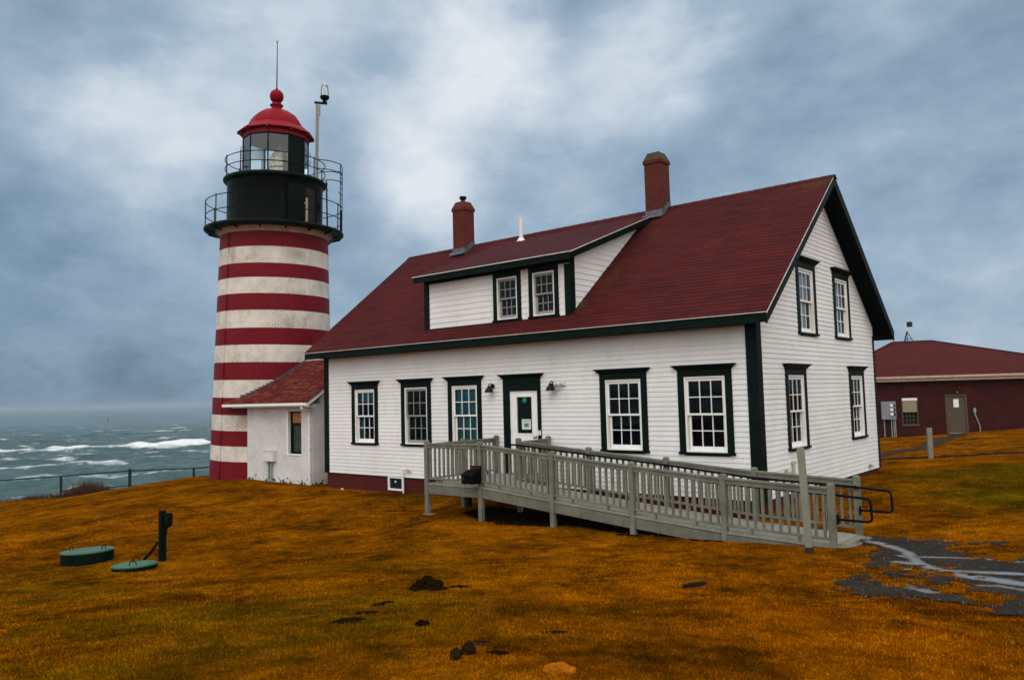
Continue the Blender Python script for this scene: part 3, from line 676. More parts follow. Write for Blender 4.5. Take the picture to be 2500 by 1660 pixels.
# windows
def window(fr, u0, u1, z0, zt, sash='white_trim', blind=None, cornice=True, cw=.15, hh=.245, name='window', panes=(3, 2), casing=True, recess=.0, jamb='white_trim'):
    base = (u0+u1)/2
    mb = MB(fr); zh = zt-hh if cornice else zt-.14
    mb.box(u0, u0+cw, -.02, .034, z0+.05, zh); mb.box(u1-cw, u1, -.02, .034, z0+.05, zh)
    mb.box(u0, u1, -.02, .034, zh, zt-.11 if cornice else zt)
    mb.box(u0-.02, u1+.02, -.02, .062, z0, z0+.05)
    w = mb.build(name, 'dark_green_board' if fr is GA else 'dark_green', house, .003)
    if cornice:
        mb = MB(fr); za, zb = zt-.11, zt-.022
        mb.hexa([(u0-.005, 0, za), (u1+.005, 0, za), (u1+.005, .042, za), (u0-.005, .042, za)], [(u0-.085, 0, zb), (u1+.085, 0, zb), (u1+.085, .125, zb), (u0-.085, .125, zb)])
        mb.box(u0-.10, u1+.10, 0, .14, zb, zt); mb.build('cornice', 'dark_green', w, .003)
    a, b, c, d = u0+cw, u1-cw, z0+.05, zh
    j = .034
    mb = MB(fr)
    mb.box(a, a+j, -.15, .022, c, d); mb.box(b-j, b, -.15, .022, c, d); mb.box(a+j, b-j, -.15, .022, d-j, d); mb.box(a+j, b-j, -.15, .030, c, c+.03)
    mb.build('frame', jamb, w)
    a += j; b -= j; c += .03; d -= j; mid = (c+d)/2
    mb = MB(fr)                                           # tan parting beads seen in the reveal
    mb.box(a, a+.018, -.10, -.048, c, mid-.02); mb.box(b-.018, b, -.10, -.048, c, mid-.02); mb.each('jamb_liner', 'jamb_tan', w)
    for k, (n0, n1, za, zb, bot, top) in enumerate(((-.045, -.008, mid-.02, d, .042, .06), (-.092, -.054, c, mid+.02, .085, .04))):
        st = .046; ins = .019 if k else 0.
        A, B = a+ins, b-ins
        mb = MB(fr); mb.box(A, A+st, n0, n1, za, zb); mb.box(B-st, B, n0, n1, za, zb); mb.box(A+st, B-st, n0, n1, za, za+bot); mb.box(A+st, B-st, n0, n1, zb-top, zb)
        pw = B-A-2*st; ph = zb-top-za-bot
        for q in range(1, panes[0]): x = A+st+pw*q/panes[0]; mb.box(x-.0095, x+.0095, n0+.006, n1-.004, za+bot, zb-top)
        for q in range(1, panes[1]): z = za+bot+ph*q/panes[1]; mb.box(A+st, B-st, n0+.007, n1-.005, z-.0095, z+.0095)
        mb.build('sash', sash, w)
        gl = MB(fr); nm = (n0+n1)/2; gl.face([(A+st, nm, za+bot), (B-st, nm, za+bot), (B-st, nm, zb-top), (A+st, nm, zb-top)]); gl.build('pane', 'window_glass', w, fix=False)
    mb = MB(fr); q = -.60
    mb.face([(a, q, c), (b, q, c), (b, q, d), (a, q, d)]); mb.face([(a, -.15, c), (a, q, c), (a, q, d), (a, -.15, d)]); mb.face([(b, -.15, c), (b, q, c), (b, q, d), (b, -.15, d)])
    mb.face([(a, -.15, d), (b, -.15, d), (b, q, d), (a, q, d)]); mb.face([(a, -.15, c), (b, -.15, c), (b, q, c), (a, q, c)]); mb.build('dark_interior', 'room_dark', w, fix=False)
    if blind:
        for (mat, f0, f1, g0, g1, fold) in blind:
            mb = MB(fr); x0, x1 = a+(b-a)*f0, a+(b-a)*f1; y0, y1 = c+(d-c)*g0, c+(d-c)*g1; k = 24
            for q in range(k):
                xa, xb = x0+(x1-x0)*q/k, x0+(x1-x0)*(q+1)/k
                na, nb = -.118+fold*math.sin(q*1.9), -.118+fold*math.sin((q+1)*1.9)
                mb.face([(xa, na, y0), (xb, nb, y0), (xb, nb, y1), (xa, na, y1)], smooth=True)
            mb.build('curtain' if fold > .01 else 'blind', mat, w, fix=False)
    return w
bl = [[('blind_teal', 0, 1, .78, 1., .004), ('blind_teal', .1, .35, .0, .4, .006)], None, [('blind_teal', 0, 1, 0, 1, .012)], None, None]
for k, (a, b) in enumerate(FW): window(FR, a, b, .88, 2.745, 'grey_sash' if k == 1 else 'white_trim', bl[k])
for a, b in GL: window(GA, a, b, .88, 2.735)
window(GA, *GU[0], 3.40, 5.16, blind=[('blind_lilac', 0, .72, .0, 1., .014), ('blind_lilac', .6, 1., .52, 1., .014)])
window(GA, *GU[1], 3.40, 5.16, blind=[('blind_lilac', 0, .66, .0, 1., .014), ('blind_lilac', .6, .86, .45, 1., .014)])

# door
mb = MB(FR); mb.box(-6.648, -6.47, -.02, .036, .25, 2.33); mb.box(-5.555, -5.452, -.02, .036, .25, 2.33); mb.box(-6.648, -5.452, -.02, .036, 2.33, 2.625)
dr = mb.build('door', 'dark_green', house, .003); dr['label'] = 'white half-glazed door with a posted notice in a dark green surround'
mb = MB(FR); mb.hexa([(-6.653, 0, 2.626), (-5.447, 0, 2.626), (-5.447, .042, 2.626), (-6.653, .042, 2.626)], [(-6.735, 0, 2.71), (-5.365, 0, 2.71), (-5.365, .125, 2.71), (-6.735, .125, 2.71)])
mb.box(-6.75, -5.35, 0, .14, 2.71, 2.735); mb.build('cornice', 'dark_green', dr, .003)
mb = MB(FR); mb.box(-6.457, -6.235, -.06, -.012, .285, 2.312); mb.box(-5.762, -5.565, -.06, -.012, .285, 2.312); mb.box(-6.235, -5.762, -.06, -.012, 2.19, 2.312); mb.box(-6.235, -5.762, -.06, -.012, .285, 1.25)
for a, b, c, d in ((-6.275, -5.722, 2.165, 2.20), (-6.275, -5.722, 1.235, 1.27), (-6.275, -6.235, 1.27, 2.165), (-5.762, -5.722, 1.27, 2.165)): mb.box(a, b, -.02, -.002, c, d)
mb.box(-6.22, -5.80, -.02, -.004, .45, 1.02)
mb.build('leaf', 'white_trim', dr, .003)
mb = MB(FR); mb.face([(-6.24, -.03, 1.25), (-5.75, -.03, 1.25), (-5.75, -.03, 2.19), (-6.24, -.03, 2.19)]); mb.build('pane', 'window_glass', dr, fix=False)
mb = MB(FR); mb.box(-6.40, -5.6, -.9, -.07, .3, 2.3); mb.build('dark_interior', 'room_dark', dr)
mb = MB(FR); mb.box(-6.10, -5.815, -.029, -.025, 1.365, 1.615); mb.build('notice', 'paper', dr)
mb = MB(FR); mb.box(-6.025, -5.885, -.0245, -.022, 1.425, 1.515); mb.box(-6.05, -5.86, -.0245, -.022, 1.56, 1.575); mb.build('notice_print', 'paper_print', dr)
mb = MB(FR); q = [(-6.0+.075*math.cos(R_(22.5+45*i)), -.026, 2.09+.075*math.sin(R_(22.5+45*i))) for i in range(8)]; mb.raw([(p[0], n, p[2]) for n in (-.029, -.024) for p in q], [tuple(range(8)), tuple(range(8, 16))]+[(i, (i+1) % 8, 8+(i+1) % 8, 8+i) for i in range(8)]); mb.build('sticker', 'sign_green', dr)
mb = MB(); mb.tube([(-5.65, .012, 1.18), (-5.65, -.02, 1.18), (-5.65, -.035, 1.18), (-5.65, -.07, 1.18), (-5.65, -.078, 1.18)], [.03, .012, .03, .034, .01], 12); mb.build('knob', 'brass', dr)
mb = MB(FR)
for z in (2.03, 1.3, .55): mb.box(-6.472, -6.452, -.02, .004, z-.06, z+.06)
mb.each('hinge', 'black_iron', dr)
for u in (-5.525, -5.475): bx('switch_box', 'pipe_white', house, u-.017, u+.017, .036, .06, 1.23, 1.345, frame=FR, bev=.003)
# barn lamps, flood light, pipes
def barnlamp(u):
    mb = MB(); mb.tube([(u, -.018, 2.455), (u, -.05, 2.455)], .062, 16); lm = mb.build('wall_lamp', 'lamp_bronze', house)
    mb = MB(); mb.tube([(u, -.05, 2.455), (u, -.075, 2.50), (u-.01, -.115, 2.525), (u-.02, -.15, 2.505), (u-.02, -.155, 2.45)], .013, 8); mb.build('arm', 'lamp_bronze', lm)
    mb = MB(); mb.lathe([(.02, 2.47), (.036, 2.46), (.042, 2.42), (.075, 2.39), (.10, 2.345), (.112, 2.305), (.115, 2.295), (.104, 2.295), (.08, 2.34), (.02, 2.39)], 20, (u-.02, -.155), cap=False); mb.build('lamp_shade', 'lamp_bronze', lm)
barnlamp(-6.99); barnlamp(-5.03)
mb = MB(); mb.box(-4.79, -4.70, -.05, -.016, 2.41, 2.5); fl = mb.build('flood_light', 'pipe_white', house, .004)
mb = MB()
for dx in (-.0, .09): mb.tube([(-4.76-dx, -.06, 2.46), (-4.80-dx, -.12, 2.47), (-4.84-dx, -.17, 2.44)], [.02, .04, .055], 12)
mb.each('lamp_head', 'pipe_white', fl)
mb = MB(); mb.tube([(-10.40, -.05, .21), (-10.40, -.05, .02), (-10.40, -.05, -.56)], .022, 8); mb.box(-10.43, -10.37, -.06, -.016, .10, .22); mb.build('vent_pipe', 'pipe_white', house)
mb = MB(); mb.box(-10.28, -10.09, -.026, -.017, .13, .24); sp = mb.build('tap_plate', 'pipe_white', house); mb = MB()
for dx in (0, .07): mb.tube([(-10.22+dx, -.02, .19), (-10.22+dx, -.09, .19), (-10.22+dx, -.11, .15)], .016, 8); mb.tube([(-10.25+dx, -.085, .222), (-10.19+dx, -.085, .222)], .012, 6)
mb.build('tap', 'rust_pipe', sp)
mb = MB(); mb.tube([(.05, 1.56, .66), (.05, 1.56, -.1)], .028, 10); mb.box(.02, .085, 1.52, 1.60, .60, .665); mb.build('gas_pipe', 'rust_pipe', house)
mb = MB(); mb.tube([(.02, 1.16, .48), (.13, 1.16, .48), (.13, 1.16, .30)], .022, 8); mb.tube([(.06, 1.10, .53), (.06, 1.22, .53)], .016, 8); mb.tube([(.06, 1.16, .53), (.06, 1.16, .48)], .01, 6); mb.build('gas_pipe', 'rust_pipe', house)
mb = MB(); mb.box(.017, .03, 6.92, 7.12, .05, .16); mb.tube([(.03, 7.0, .11), (.1, 7.0, .11), (.12, 7.0, .07)], .02, 8); mb.tube([(.07, 6.94, .145), (.07, 7.06, .145)], .013, 6); mb.build('tap', 'rust_pipe', house)
# basement window
mb = MB(FR); a, b, c, d = -11.09, -10.45, -.39, -.015
mb.box(a, a+.05, -.06, .02, c, d); mb.box(b-.05, b, -.06, .02, c, d); mb.box(a+.05, b-.05, -.06, .02, c, c+.05); mb.box(a+.05, b-.05, -.06, .02, d-.03, d)
bw = mb.build('basement_window', 'white_trim', house, .003)
mb = MB(FR); mb.box(a+.05, b-.05, -.06, -.028, c+.05, d-.03); mb.build('pane', 'room_dark', bw); bx('tag_card', 'paper', bw, -10.85, -10.77, -.0275, -.022, -.17, -.12, frame=FR)

# dormer
DX0, DX1 = -9.42, -4.50; DK = .374; DZ = 5.52; DY = -.35
def zd(y): return DZ+(y-DY)*DK
YJ = (5.52+.35*DK-ZE-.48*K)/(K-DK)
mb = MB(FR); D1, D2 = (-6.905, -5.985), (-5.735, -4.82)
siding(mb, 4.08, 5.36, lambda z: (DX0, DX1), [(D1[0]+.06, D1[1]-.06, 4.12, 5.25), (D2[0]+.06, D2[1]-.06, 4.12, 5.25)], .145, .016)
siding_o = mb.build('dormer_wall', 'white_siding', house, fix=False)
for X_, sgn in ((DX1, 1), (DX0, -1)):
    mb = MB(((X_, 0, 0), (0, 1, 0), (sgn, 0, 0))); z = 4.08
    def dext(z):
        y1 = (z-ZE)/K+YE+.01; y0 = max(0., (z-DZ+.10)/DK+DY)
        return (y0, y1) if y1-y0 > .01 else None
    siding(mb, 4.10, 6.95, dext, [], .145, .016); mb.build('dormer_wall', 'white_siding', house, fix=False)
mb = MB(); mb.box(DX1-.135, DX1+.03, -.030, 0, 4.06, 5.30); mb.box(DX1, DX1+.028, .002, .19, 4.03, 5.5); mb.box(DX0-.03, DX0+.165, -.030, 0, 4.02, 5.34); mb.box(DX0-.028, DX0, .002, .19, 4.03, 5.5)
mb.each('dormer_corner_board', 'dark_green', house, .003)
mb = MB(); mb.box(DX0-.03, DX1+.03, -.034, -.002, 5.32, 5.46); mb.box(DX0+.166, D1[0]-.002, -.026, -.002, 4.055, 4.085)
for X_, s_ in ((DX1, 1), (DX0, -1)):
    pts = [(.0, zd(0)-.06), (YJ-.05, zd(YJ-.05)-.06), (YJ-.3, zd(YJ-.3)-.24), (.0, zd(0)-.24)]
    mb.prism(pts, *sorted((X_, X_+s_*.03)), 0)
mb.each('dormer_frieze', 'dark_green', house, .002)
mb = MB()
RX0, RX1 = -9.56, -4.21; dl = math.hypot(1, DK); dS = (0, 1/dl, DK/dl); dN = (0, -DK/dl, 1/dl)
courses(mb, (RX0, DY-.02, zd(DY-.02)+.004), (1, 0, 0), dS, dN, RX1-RX0, (YJ-DY+.04)*dl, .28, .006)
drf = mb.build('dormer_roof', 'dormer_roofing', house, fix=False)
mb = MB(); mb.box(RX0+.02, RX1-.02, DY, DY+.03, DZ-.175, DZ-.006)
for x0, x1 in ((RX1-.05, RX1-.02), (RX0+.02, RX0+.05)):
    mb.prism([(DY+.031, zd(DY+.031)-.02), (YJ, zd(YJ)-.02), (YJ-.28, zd(YJ-.28)-.17), (DY+.031, zd(DY+.031)-.17)], x0, x1, 0)
mb.each('dormer_fascia', 'dark_green', house, .003)
mb = MB(); mb.prism([(DY+.031, zd(DY)-.14), (YJ-.2, zd(YJ-.2)-.14), (YJ-.2, zd(YJ-.2)-.125), (DY+.031, zd(DY)-.125)], RX0+.051, RX1-.051, 0); mb.build('dormer_soffit', 'soffit_dark', house)
mb = MB(); mb.box(RX0, RX1, DY-.034, DY-.002, zd(DY)-.022, zd(DY)-.002)
mb.prism([(DY-.02, zd(DY-.02)-.022), (YJ, zd(YJ)-.012), (YJ, zd(YJ)+.004), (DY-.02, zd(DY-.02)+.0)], RX1-.003, RX1+.008, 0); mb.each('drip_edge', 'drip_metal', drf)
for a, b in (D1, D2): window(FR, a, b, 4.075, 5.335, 'grey_sash', None, False, .125, .14, jamb='white_trim')
# chimneys
def chimney(x0, x1, y0, y1, ztop, cap, pot):
    mb = MB(); mb.box(x0, x1, y0, y1, 6.4, ztop); mb.box(x0-.028, x1+.028, y0-.028, y1+.028, ztop, ztop+.09)
    ch = mb.build('chimney', 'chimney_brick', roof, .004)
    mb = MB(); z = ztop+.0905; i = .10
    mb.hexa([(x0-.026, y0-.026, z), (x1+.026, y0-.026, z), (x1+.026, y1+.026, z), (x0-.026, y1+.026, z)], [(x0+i-.03, y0+i-.03, z+.23), (x1-i+.03, y0+i-.03, z+.23), (x1-i+.03, y1-i+.03, z+.23), (x0+i-.03, y1-i+.03, z+.23)])
    cp = mb.build('chimney_cap', cap, roof, .01)
    if pot:
        mb = MB(); mb.lathe([(.07, z+.2), (.07, z+.33), (.115, z+.34), (.12, z+.42), (.09, z+.43), (.09, z+.37), (.02, z+.36)], 14, ((x0+x1)/2+.0, (y0+y1)/2)); mb.build('chimney_pot', 'black_iron', roof)
    mb = MB(); za = max(zd(y0), zroof(y0))
    mb.box(x0-.012, x1+.012, y0-.012, y0-.002, za-.12, za+.13); mb.prism([(y0-.012, za+.004), (y0-.012, za+.02), (y0-.13, za-.12*K+.02), (y0-.13, za-.12*K+.004)], x0-.09, x1+.05, 0)
    y = y0
    while y < min(y1, 4.0)-.02:
        yb_ = min(y+.13, y1); zz = zroof(min(yb_, 4.0)); mb.box(x1+.002, x1+.014, y, yb_, zz-.25, zz+.13); mb.box(x0-.014, x0-.002, y, yb_, zz-.25, zz+.13); y = yb_
    mb.build('flashing', 'lead', roof)
chimney(-4.44, -3.945, 3.58, 4.08, 8.42, 'mossy_cap', False)
chimney(-11.73, -11.22, 3.52, 4.02, 8.36, 'chimney_brick', True)
mb = MB(); zv = zd(3.45); mb.lathe([(.062, zv-.05), (.062, zv+.70)], 14, (-8.75, 3.45)); mb.build('vent_pipe', 'pipe_white', roof)
mb = MB(); mb.lathe([(.15, zv-.03), (.10, zv+.05), (.072, zv+.09)], 14, (-8.75, 3.45)); mb.lathe([(.066, zv+.09), (.066, zv+.11)], 14, (-8.75, 3.45)); mb.build('pipe_boot', 'pipe_white', roof)
for (x, y) in ((-5.15, -.18), (-7.55, -.18), (-9.2, -.24)):   # snow hooks on the lower slope
    pass

# ------------------------------------------------------------------ lighthouse (own axes; t = toward the camera path, slight lean as it stands)
TX_, TY_, TZ_ = -20.00, 2.01, -.52
PHI = math.atan2(CAM.y-TY_, CAM.x-TX_)
def ring(r, z, a): return (r*math.cos(PHI+R_(a)), r*math.sin(PHI+R_(a)), z)
lh = thing('lighthouse', (0, 0, 0), 'round brick lighthouse with red and white bands and a red-domed lantern', 'lighthouse')
ZB = [-.51, .155, .694, 1.235, 1.792, 2.41, 3.036, 3.666, 4.293, 4.896, 5.535, 6.138, 6.716, 7.2375, 7.841, 8.40]
def rt_(z): return 2.337-(z+.5)*(2.337-2.075)/8.9
prof = [(rt_(ZB[0])+.02, -1.6), (rt_(ZB[0])+.012, -.74+.2)]+[(rt_(z), z) for z in ZB]
prof = [(rt_(-1.1), -1.6)]+[(rt_(z), z) for z in ZB]
LZ = .0
mats = [0]+[k % 2 for k in range(15)]
mb = MB(); mb.lathe(prof, 96, mats=mats, rref=2.2)
tower = mb.build('tower', ['band_red', 'band_white'], lh)
mb = MB()
for k in range(15):      # earthing cable painted over with the bands
    mb.cur = k % 2; z0, z1 = ZB[k], ZB[k+1]; q_ = lambda a, r, z: ring(r, z, a)
    mb.hexa([q_(-54.2, rt_(z0)-.01, z0), q_(-54.2, rt_(z0)+.035, z0), q_(-53.2, rt_(z0)+.035, z0), q_(-53.2, rt_(z0)-.01, z0)], [q_(-54.2, rt_(z1)-.01, z1), q_(-54.2, rt_(z1)+.035, z1), q_(-53.2, rt_(z1)+.035, z1), q_(-53.2, rt_(z1)-.01, z1)])
mb.build('earth_cable', ['band_red', 'band_white'], lh, weld=True)
mb = MB(); mb.lathe([(2.07, 8.395), (2.11, 8.43), (2.13, 8.50), (2.20, 8.56), (2.29, 8.60), (2.30, 8.64)], 64); mb.build('corbel', 'cream', lh)
mb = MB(); mb.lathe([(2.25, 8.58), (2.55, 8.60), (2.66, 8.61), (2.69, 8.64), (2.69, 8.70), (2.64, 8.73), (1.6, 8.74)], 72, smooth=False); gal = mb.build('gallery', 'gallery_green', lh)
mb = MB()
for k in range(16):
    a = k*22.5+9; p, q = ring(2.30, 8.50, a), ring(2.62, 8.585, a); mb.beam(p, q, .05, .06)
mb.each('bracket', 'gallery_green', gal)
mb = MB(); mb.lathe([(1.86, 8.735), (1.845, 8.80), (1.845, 10.45), (1.87, 10.5)], 72)
drum = mb.build('watch_room', 'drum_black', lh)
mb = MB()
for a in (-48, -6): # riveted seams
    mb.tube([ring(1.85, 8.8, a), ring(1.85, 10.45, a)], .012, 6)
mb.each('seam', 'drum_black', drum)
# service door opening with leaf standing ajar
mb = MB()
def curved(mb, r0, r1, a0, a1, z0, z1, n=8):
    for k in range(n):
        b0, b1 = a0+(a1-a0)*k/n, a0+(a1-a0)*(k+1)/n
        mb.hexa([ring(r0, z0, b0), ring(r1, z0, b0), ring(r1, z0, b1), ring(r0, z0, b1)], [ring(r0, z1, b0), ring(r1, z1, b0), ring(r1, z1, b1), ring(r0, z1, b1)])
curved(mb, 1.84, 1.853, 36, 54, 8.84, 10.22); dd = mb.build('door', 'wood_inner', lh)
mb = MB(); curved(mb, 1.84, 1.90, 54, 57, 8.80, 10.28, 2); curved(mb, 1.84, 1.90, 33, 36, 8.80, 10.28, 2); curved(mb, 1.84, 1.90, 36, 54, 10.22, 10.28); mb.build('frame', 'drum_black', dd)
mb = MB(); curved(mb, 1.856, 1.872, 36.5, 40, 8.9, 9.80, 2); mb.build('inner_post', 'cream', dd)
mb = MB(); mb.hexa([ring(1.90, 8.82, 35), ring(1.93, 8.82, 35), ring(2.04, 8.82, 13), ring(2.0, 8.82, 13)], [ring(1.90, 10.24, 35), ring(1.93, 10.24, 35), ring(2.04, 10.24, 13), ring(2.0, 10.24, 13)]); mb.build('leaf', 'drum_black', dd, .004)
mb = MB(); mb.tube([ring(1.95, 9.55, 33), ring(1.99, 9.55, 33)], .03, 10); mb.build('knob', 'brass', dd)
mb = MB(); curved(mb, 1.84, 1.9, 62, 67, 9.45, 9.75, 2); mb.build('vent_box', 'black_iron', drum)
mb = MB(); mb.lathe([(1.86, 10.46), (1.95, 10.50), (2.0, 10.55), (2.0, 10.62), (1.95, 10.65), (1.1, 10.66)], 72, smooth=False); gal2 = mb.build('gallery', 'gallery_green', lh)
def railing(r, z, h, posts, hs, pr=.018, ends=None, name='gallery_railing'):
    mb = MB()
    for hh in hs:
        if ends: mb.tube([ring(r, z+hh, ends[0]+(ends[1]-ends[0])*k/48) for k in range(49)], pr, 6)
        else: mb.tube([ring(r, z+hh, 360*k/64) for k in range(64)], pr, 6, closed=True)
    o = mb.build(name, 'black_iron', lh)
    for a in posts:
        q = MB(); q.tube([ring(r, z, a), ring(r, z+h, a)], pr*1.15, 6); q.lathe([(.001, z+h+.04), (.028, z+h+.02), (.001, z+h-.01)], 8, ring(r, 0, a)[:2], cap=False); q.build('rail_post', 'black_iron', o)
railing(2.62, 8.73, 1.0, [k*30+5 for k in range(12)], (.45, .97))
railing(1.93, 10.65, .74, [k*30-12 for k in range(12) if not 60 < k*30-12 < 95], (.36, .71))
# ladder and its tall guard rail up to the lantern gallery
mb = MB()
for a in (78, 86): mb.tube([ring(2.05, 8.73, a), ring(2.0, 10.75, a)], .02, 6)
for k in range(8): z = 8.98+k*.24; mb.tube([ring(2.04, z, 78), ring(2.04, z, 86)], .012, 6)
mb.build('ladder', 'black_iron', lh)
mb = MB()
ga = (70, 84, 98)
for a in (72, 88): mb.tube([ring(2.62, 8.73, a), ring(2.62, 11.34, a)], .018, 6)
for z in (9.72, 10.18, 10.62, 11.0): mb.tube([ring(2.62, z, a) for a in range(66, 97, 4)], .016, 6)
for z in (11.36, 11.02): mb.tube([ring(1.93, z, 52), ring(2.3, z+.01, 62), ring(2.62, z-.02, 72), ring(2.63, z-.06, 80), ring(2.62, z-.20, 88)], .017, 6)
for z in (11.36, 11.02): mb.tube([ring(1.93, z, 112), ring(2.3, z, 102), ring(2.62, z-.2, 88)], .017, 6)
mb.build('ladder_guard', 'black_iron', lh)
# lantern: ten-sided glass house
RL = 1.26; LV = [-14+36*k for k in range(10)]
mb = MB()
for a in LV: mb.tube([ring(RL, 10.66, a), ring(RL, 12.30, a)], .028, 6)
for z in (10.70, 12.25): mb.tube([ring(RL, z, a) for a in LV], .04, 6, closed=True)
lan = mb.build('lantern', 'black_iron', lh)
for k, a in enumerate(LV):
    b = a+36; solid = a == 22
    mb = MB(); mb.face([ring(RL, 10.70, a), ring(RL, 10.70, b), ring(RL, 12.26, b), ring(RL, 12.26, a)])
    o = mb.build('blank_panel' if solid else 'pane', 'gallery_green' if solid else 'lantern_glass', lan, fix=False)
mb = MB()
for a in (-86, 94, 58):
    for z in (11.9, 11.6): mb.tube([ring(RL+.02, z, a), ring(RL+.09, z, a), ring(RL+.09, z-.12, a), ring(RL+.02, z-.12, a)], .012, 6)
mb.each('grab_handle', 'black_iron', lan)
A0 = PHI+R_(-14)
mb = MB(); mb.lathe([(1.30, 12.50), (1.49, 12.44), (1.51, 12.47), (1.16, 12.74), (1.09, 12.78), (1.06, 12.86), (.99, 13.00), (.86, 13.17), (.70, 13.29), (.50, 13.41), (.30, 13.47), (.24, 13.48)], 10, smooth=False, a0=A0, cap=False)
lr_ = mb.build('lantern_roof', 'dome_red', lh, .012)
mb = MB(); mb.lathe([(1.48, 12.44), (1.285, 12.46), (1.285, 12.25), (1.18, 12.24), (1.15, 12.46), (.4, 12.62), (.001, 12.66)], 10, smooth=False, a0=A0, cap=False); mb.build('underside', 'soffit_red', lr_, fix=False)
mb = MB()
for a in LV: mb.beam(ring(1.27, 12.36, a), ring(1.50, 12.42, a), .05, .06)
mb.each('rafter_end', 'soffit_red', lr_)
mb = MB(); mb.lathe([(.27, 13.46), (.27, 13.50), (.20, 13.54), (.19, 13.60), (.26, 13.64), (.26, 13.68), (.20, 13.71), (.18, 13.76)]+[(.275*math.sin(math.pi*(1-q/14)) if 0 < q < 14 else .001, 14.02-.275*math.cos(math.pi*q/14)) for q in range(2, 14)]+[(.05, 14.30), (.035, 14.36), (.02, 14.46)], 28, cap=False); mb.build('ventilator_ball', 'dome_red', lr_)
mb = MB(); mb.tube([(0, 0, 14.4), (0, 0, 16.2)], [.024, .013], 6)
for s_ in (-1, 1): mb.tube([(0, 0, 16.12), (s_*.05*math.sin(-PHI), s_*.05*math.cos(PHI), 16.26)], .008, 5)
mb.build('lightning_rod', 'black_iron', lr_)
lc = ring(.19, 0, 80)[:2]
mb = MB(); mb.lathe([(.42, 10.66), (.47, 10.72), (.47, 11.52), (.44, 11.58)]+[(.44-.036*k+(.03 if k % 2 else 0), 11.58+.05*k) for k in range(10)]+[(.05, 12.12)], 24, lc); mb.build('lens', 'lens_brass', lan)
mb = MB(); mb.lathe([(.5, 10.85), (.51, 10.87), (.5, 10.89)], 24, lc, cap=False); mb.lathe([(.5, 11.15), (.51, 11.17), (.5, 11.19)], 24, lc, cap=False); mb.build('lens_band', 'lens_brass', lan)
# auxiliary beacon on its pole
pb = Vector(ring(1.70, 0, 66)); mb = MB(); mb.tube([(pb.x, pb.y, 10.6), (pb.x, pb.y, 13.66)], .05, 10)
qd = Vector(ring(1, 0, 90)); mb.tube([(pb.x+qd.x*.1, pb.y+qd.y*.1, 13.62), (pb.x+qd.x*.1, pb.y+qd.y*.1, 13.2)], .035, 8)
mb.tube([(pb.x+qd.x*.07, pb.y+qd.y*.07, 13.2), (pb.x+qd.x*.06, pb.y+qd.y*.06, 10.7)], .014, 6); bp = mb.build('beacon_pole', 'pale_pole', lh)
mb = MB(); a, b = pb+Vector((0, 0, 13.70))-qd*.10, pb+Vector((0, 0, 13.70))+qd*.40; mb.beam(a, b, .12, .06); mb.build('bracket', 'gallery_green', bp)
bc = pb+qd*.30; mb = MB(); mb.lathe([(.06, 13.73), (.09, 13.76), (.06, 13.82), (.15, 13.86), (.185, 13.92), (.185, 13.97), (.15, 13.99)], 18, (bc.x, bc.y)); mb.build('beacon_base', 'gallery_green', bp)
mb = MB(); mb.lathe([(.165, 13.99), (.15, 14.25), (.13, 14.40), (.06, 14.43), (.001, 14.435)], 18, (bc.x, bc.y), cap=False); mb.build('beacon_lens', 'beacon_glass', bp)
mb = MB(); mb.lathe([(.05, 13.99), (.06, 14.1), (.05, 14.3)], 12, (bc.x, bc.y)); mb.build('beacon_lamp', 'pipe_white', bp)
lh.scale = (.958, .958, 1.); lh.location = (TX_, TY_, 0.0); lean = R_(1.55)
lh.rotation_euler = Vector((0, 0, 1)).rotation_difference(Vector((math.sin(lean), 0, math.cos(lean)))).to_euler()

# ------------------------------------------------------------------ brick oil house by the tower
sh = thing('brick_outbuilding', (-17, 2, -.45), 'low whitewashed brick outbuilding with red shingle roof joining tower and house', 'outbuilding')
XA, YA = -14.84, .10
mb = MB(); mb.box(-18.6, -16.24, YA, YA+.3, -1., 2.12); mb.box(-15.42, XA, YA, YA+.3, -1., 2.12); mb.box(-16.24, -15.42, YA, YA+.3, -1., .50); mb.box(-16.24, -15.42, YA, YA+.3, 1.88, 2.12)
mb.prism([(YA+.301, -1.), (3.8, -1.), (3.8, 2.12), (1.95, 3.42), (YA+.301, 2.30)], XA-.3, XA, 0); mb.box(-18.6, XA-.301, 3.5, 3.8, -1, 2.12)
wl = mb.build('wall', 'shed_brick', sh)
mb = MB(); ka = math.atan(.666); ln = 2.22/math.cos(ka)
courses(mb, (-19.6, -.27, 2.165), (1, 0, 0), (0, math.cos(ka), math.sin(ka)), (0, -math.sin(ka), math.cos(ka)), 19.6-14.6, ln, .12, .014)
courses(mb, (-19.6, 4.17, 2.165), (1, 0, 0), (0, -math.cos(ka), math.sin(ka)), (0, math.sin(ka), math.cos(ka)), 19.6-14.6, ln, .12, .014)
srf = mb.build('roof', 'shed_shingle', sh, fix=False)
mb = MB()
for k in range(3, 22):      # step flashing where slope meets the round wall
    y = -.2+k*.098; z = 2.21+.666*(y+.2)+.0; dx = math.sqrt(max(.0, 2.165**2-(y-TY_)**2)); x = TX_+dx+.06
    mb.box(x-.04, x+.09, y-.05, y+.06, z-.03, z+.075)
mb.build('flashing', 'lead', sh)
mb = MB()
mb.prism([(-.26, 2.15), (-.26, 2.06), (-.30, 2.05), (-.36, 2.05), (-.38, 2.08), (-.38, 2.155), (-.36, 2.155), (-.36, 2.08), (-.30, 2.07), (-.285, 2.15)], -19.45, -14.62, 0); mb.build('gutter', 'white_trim', sh)
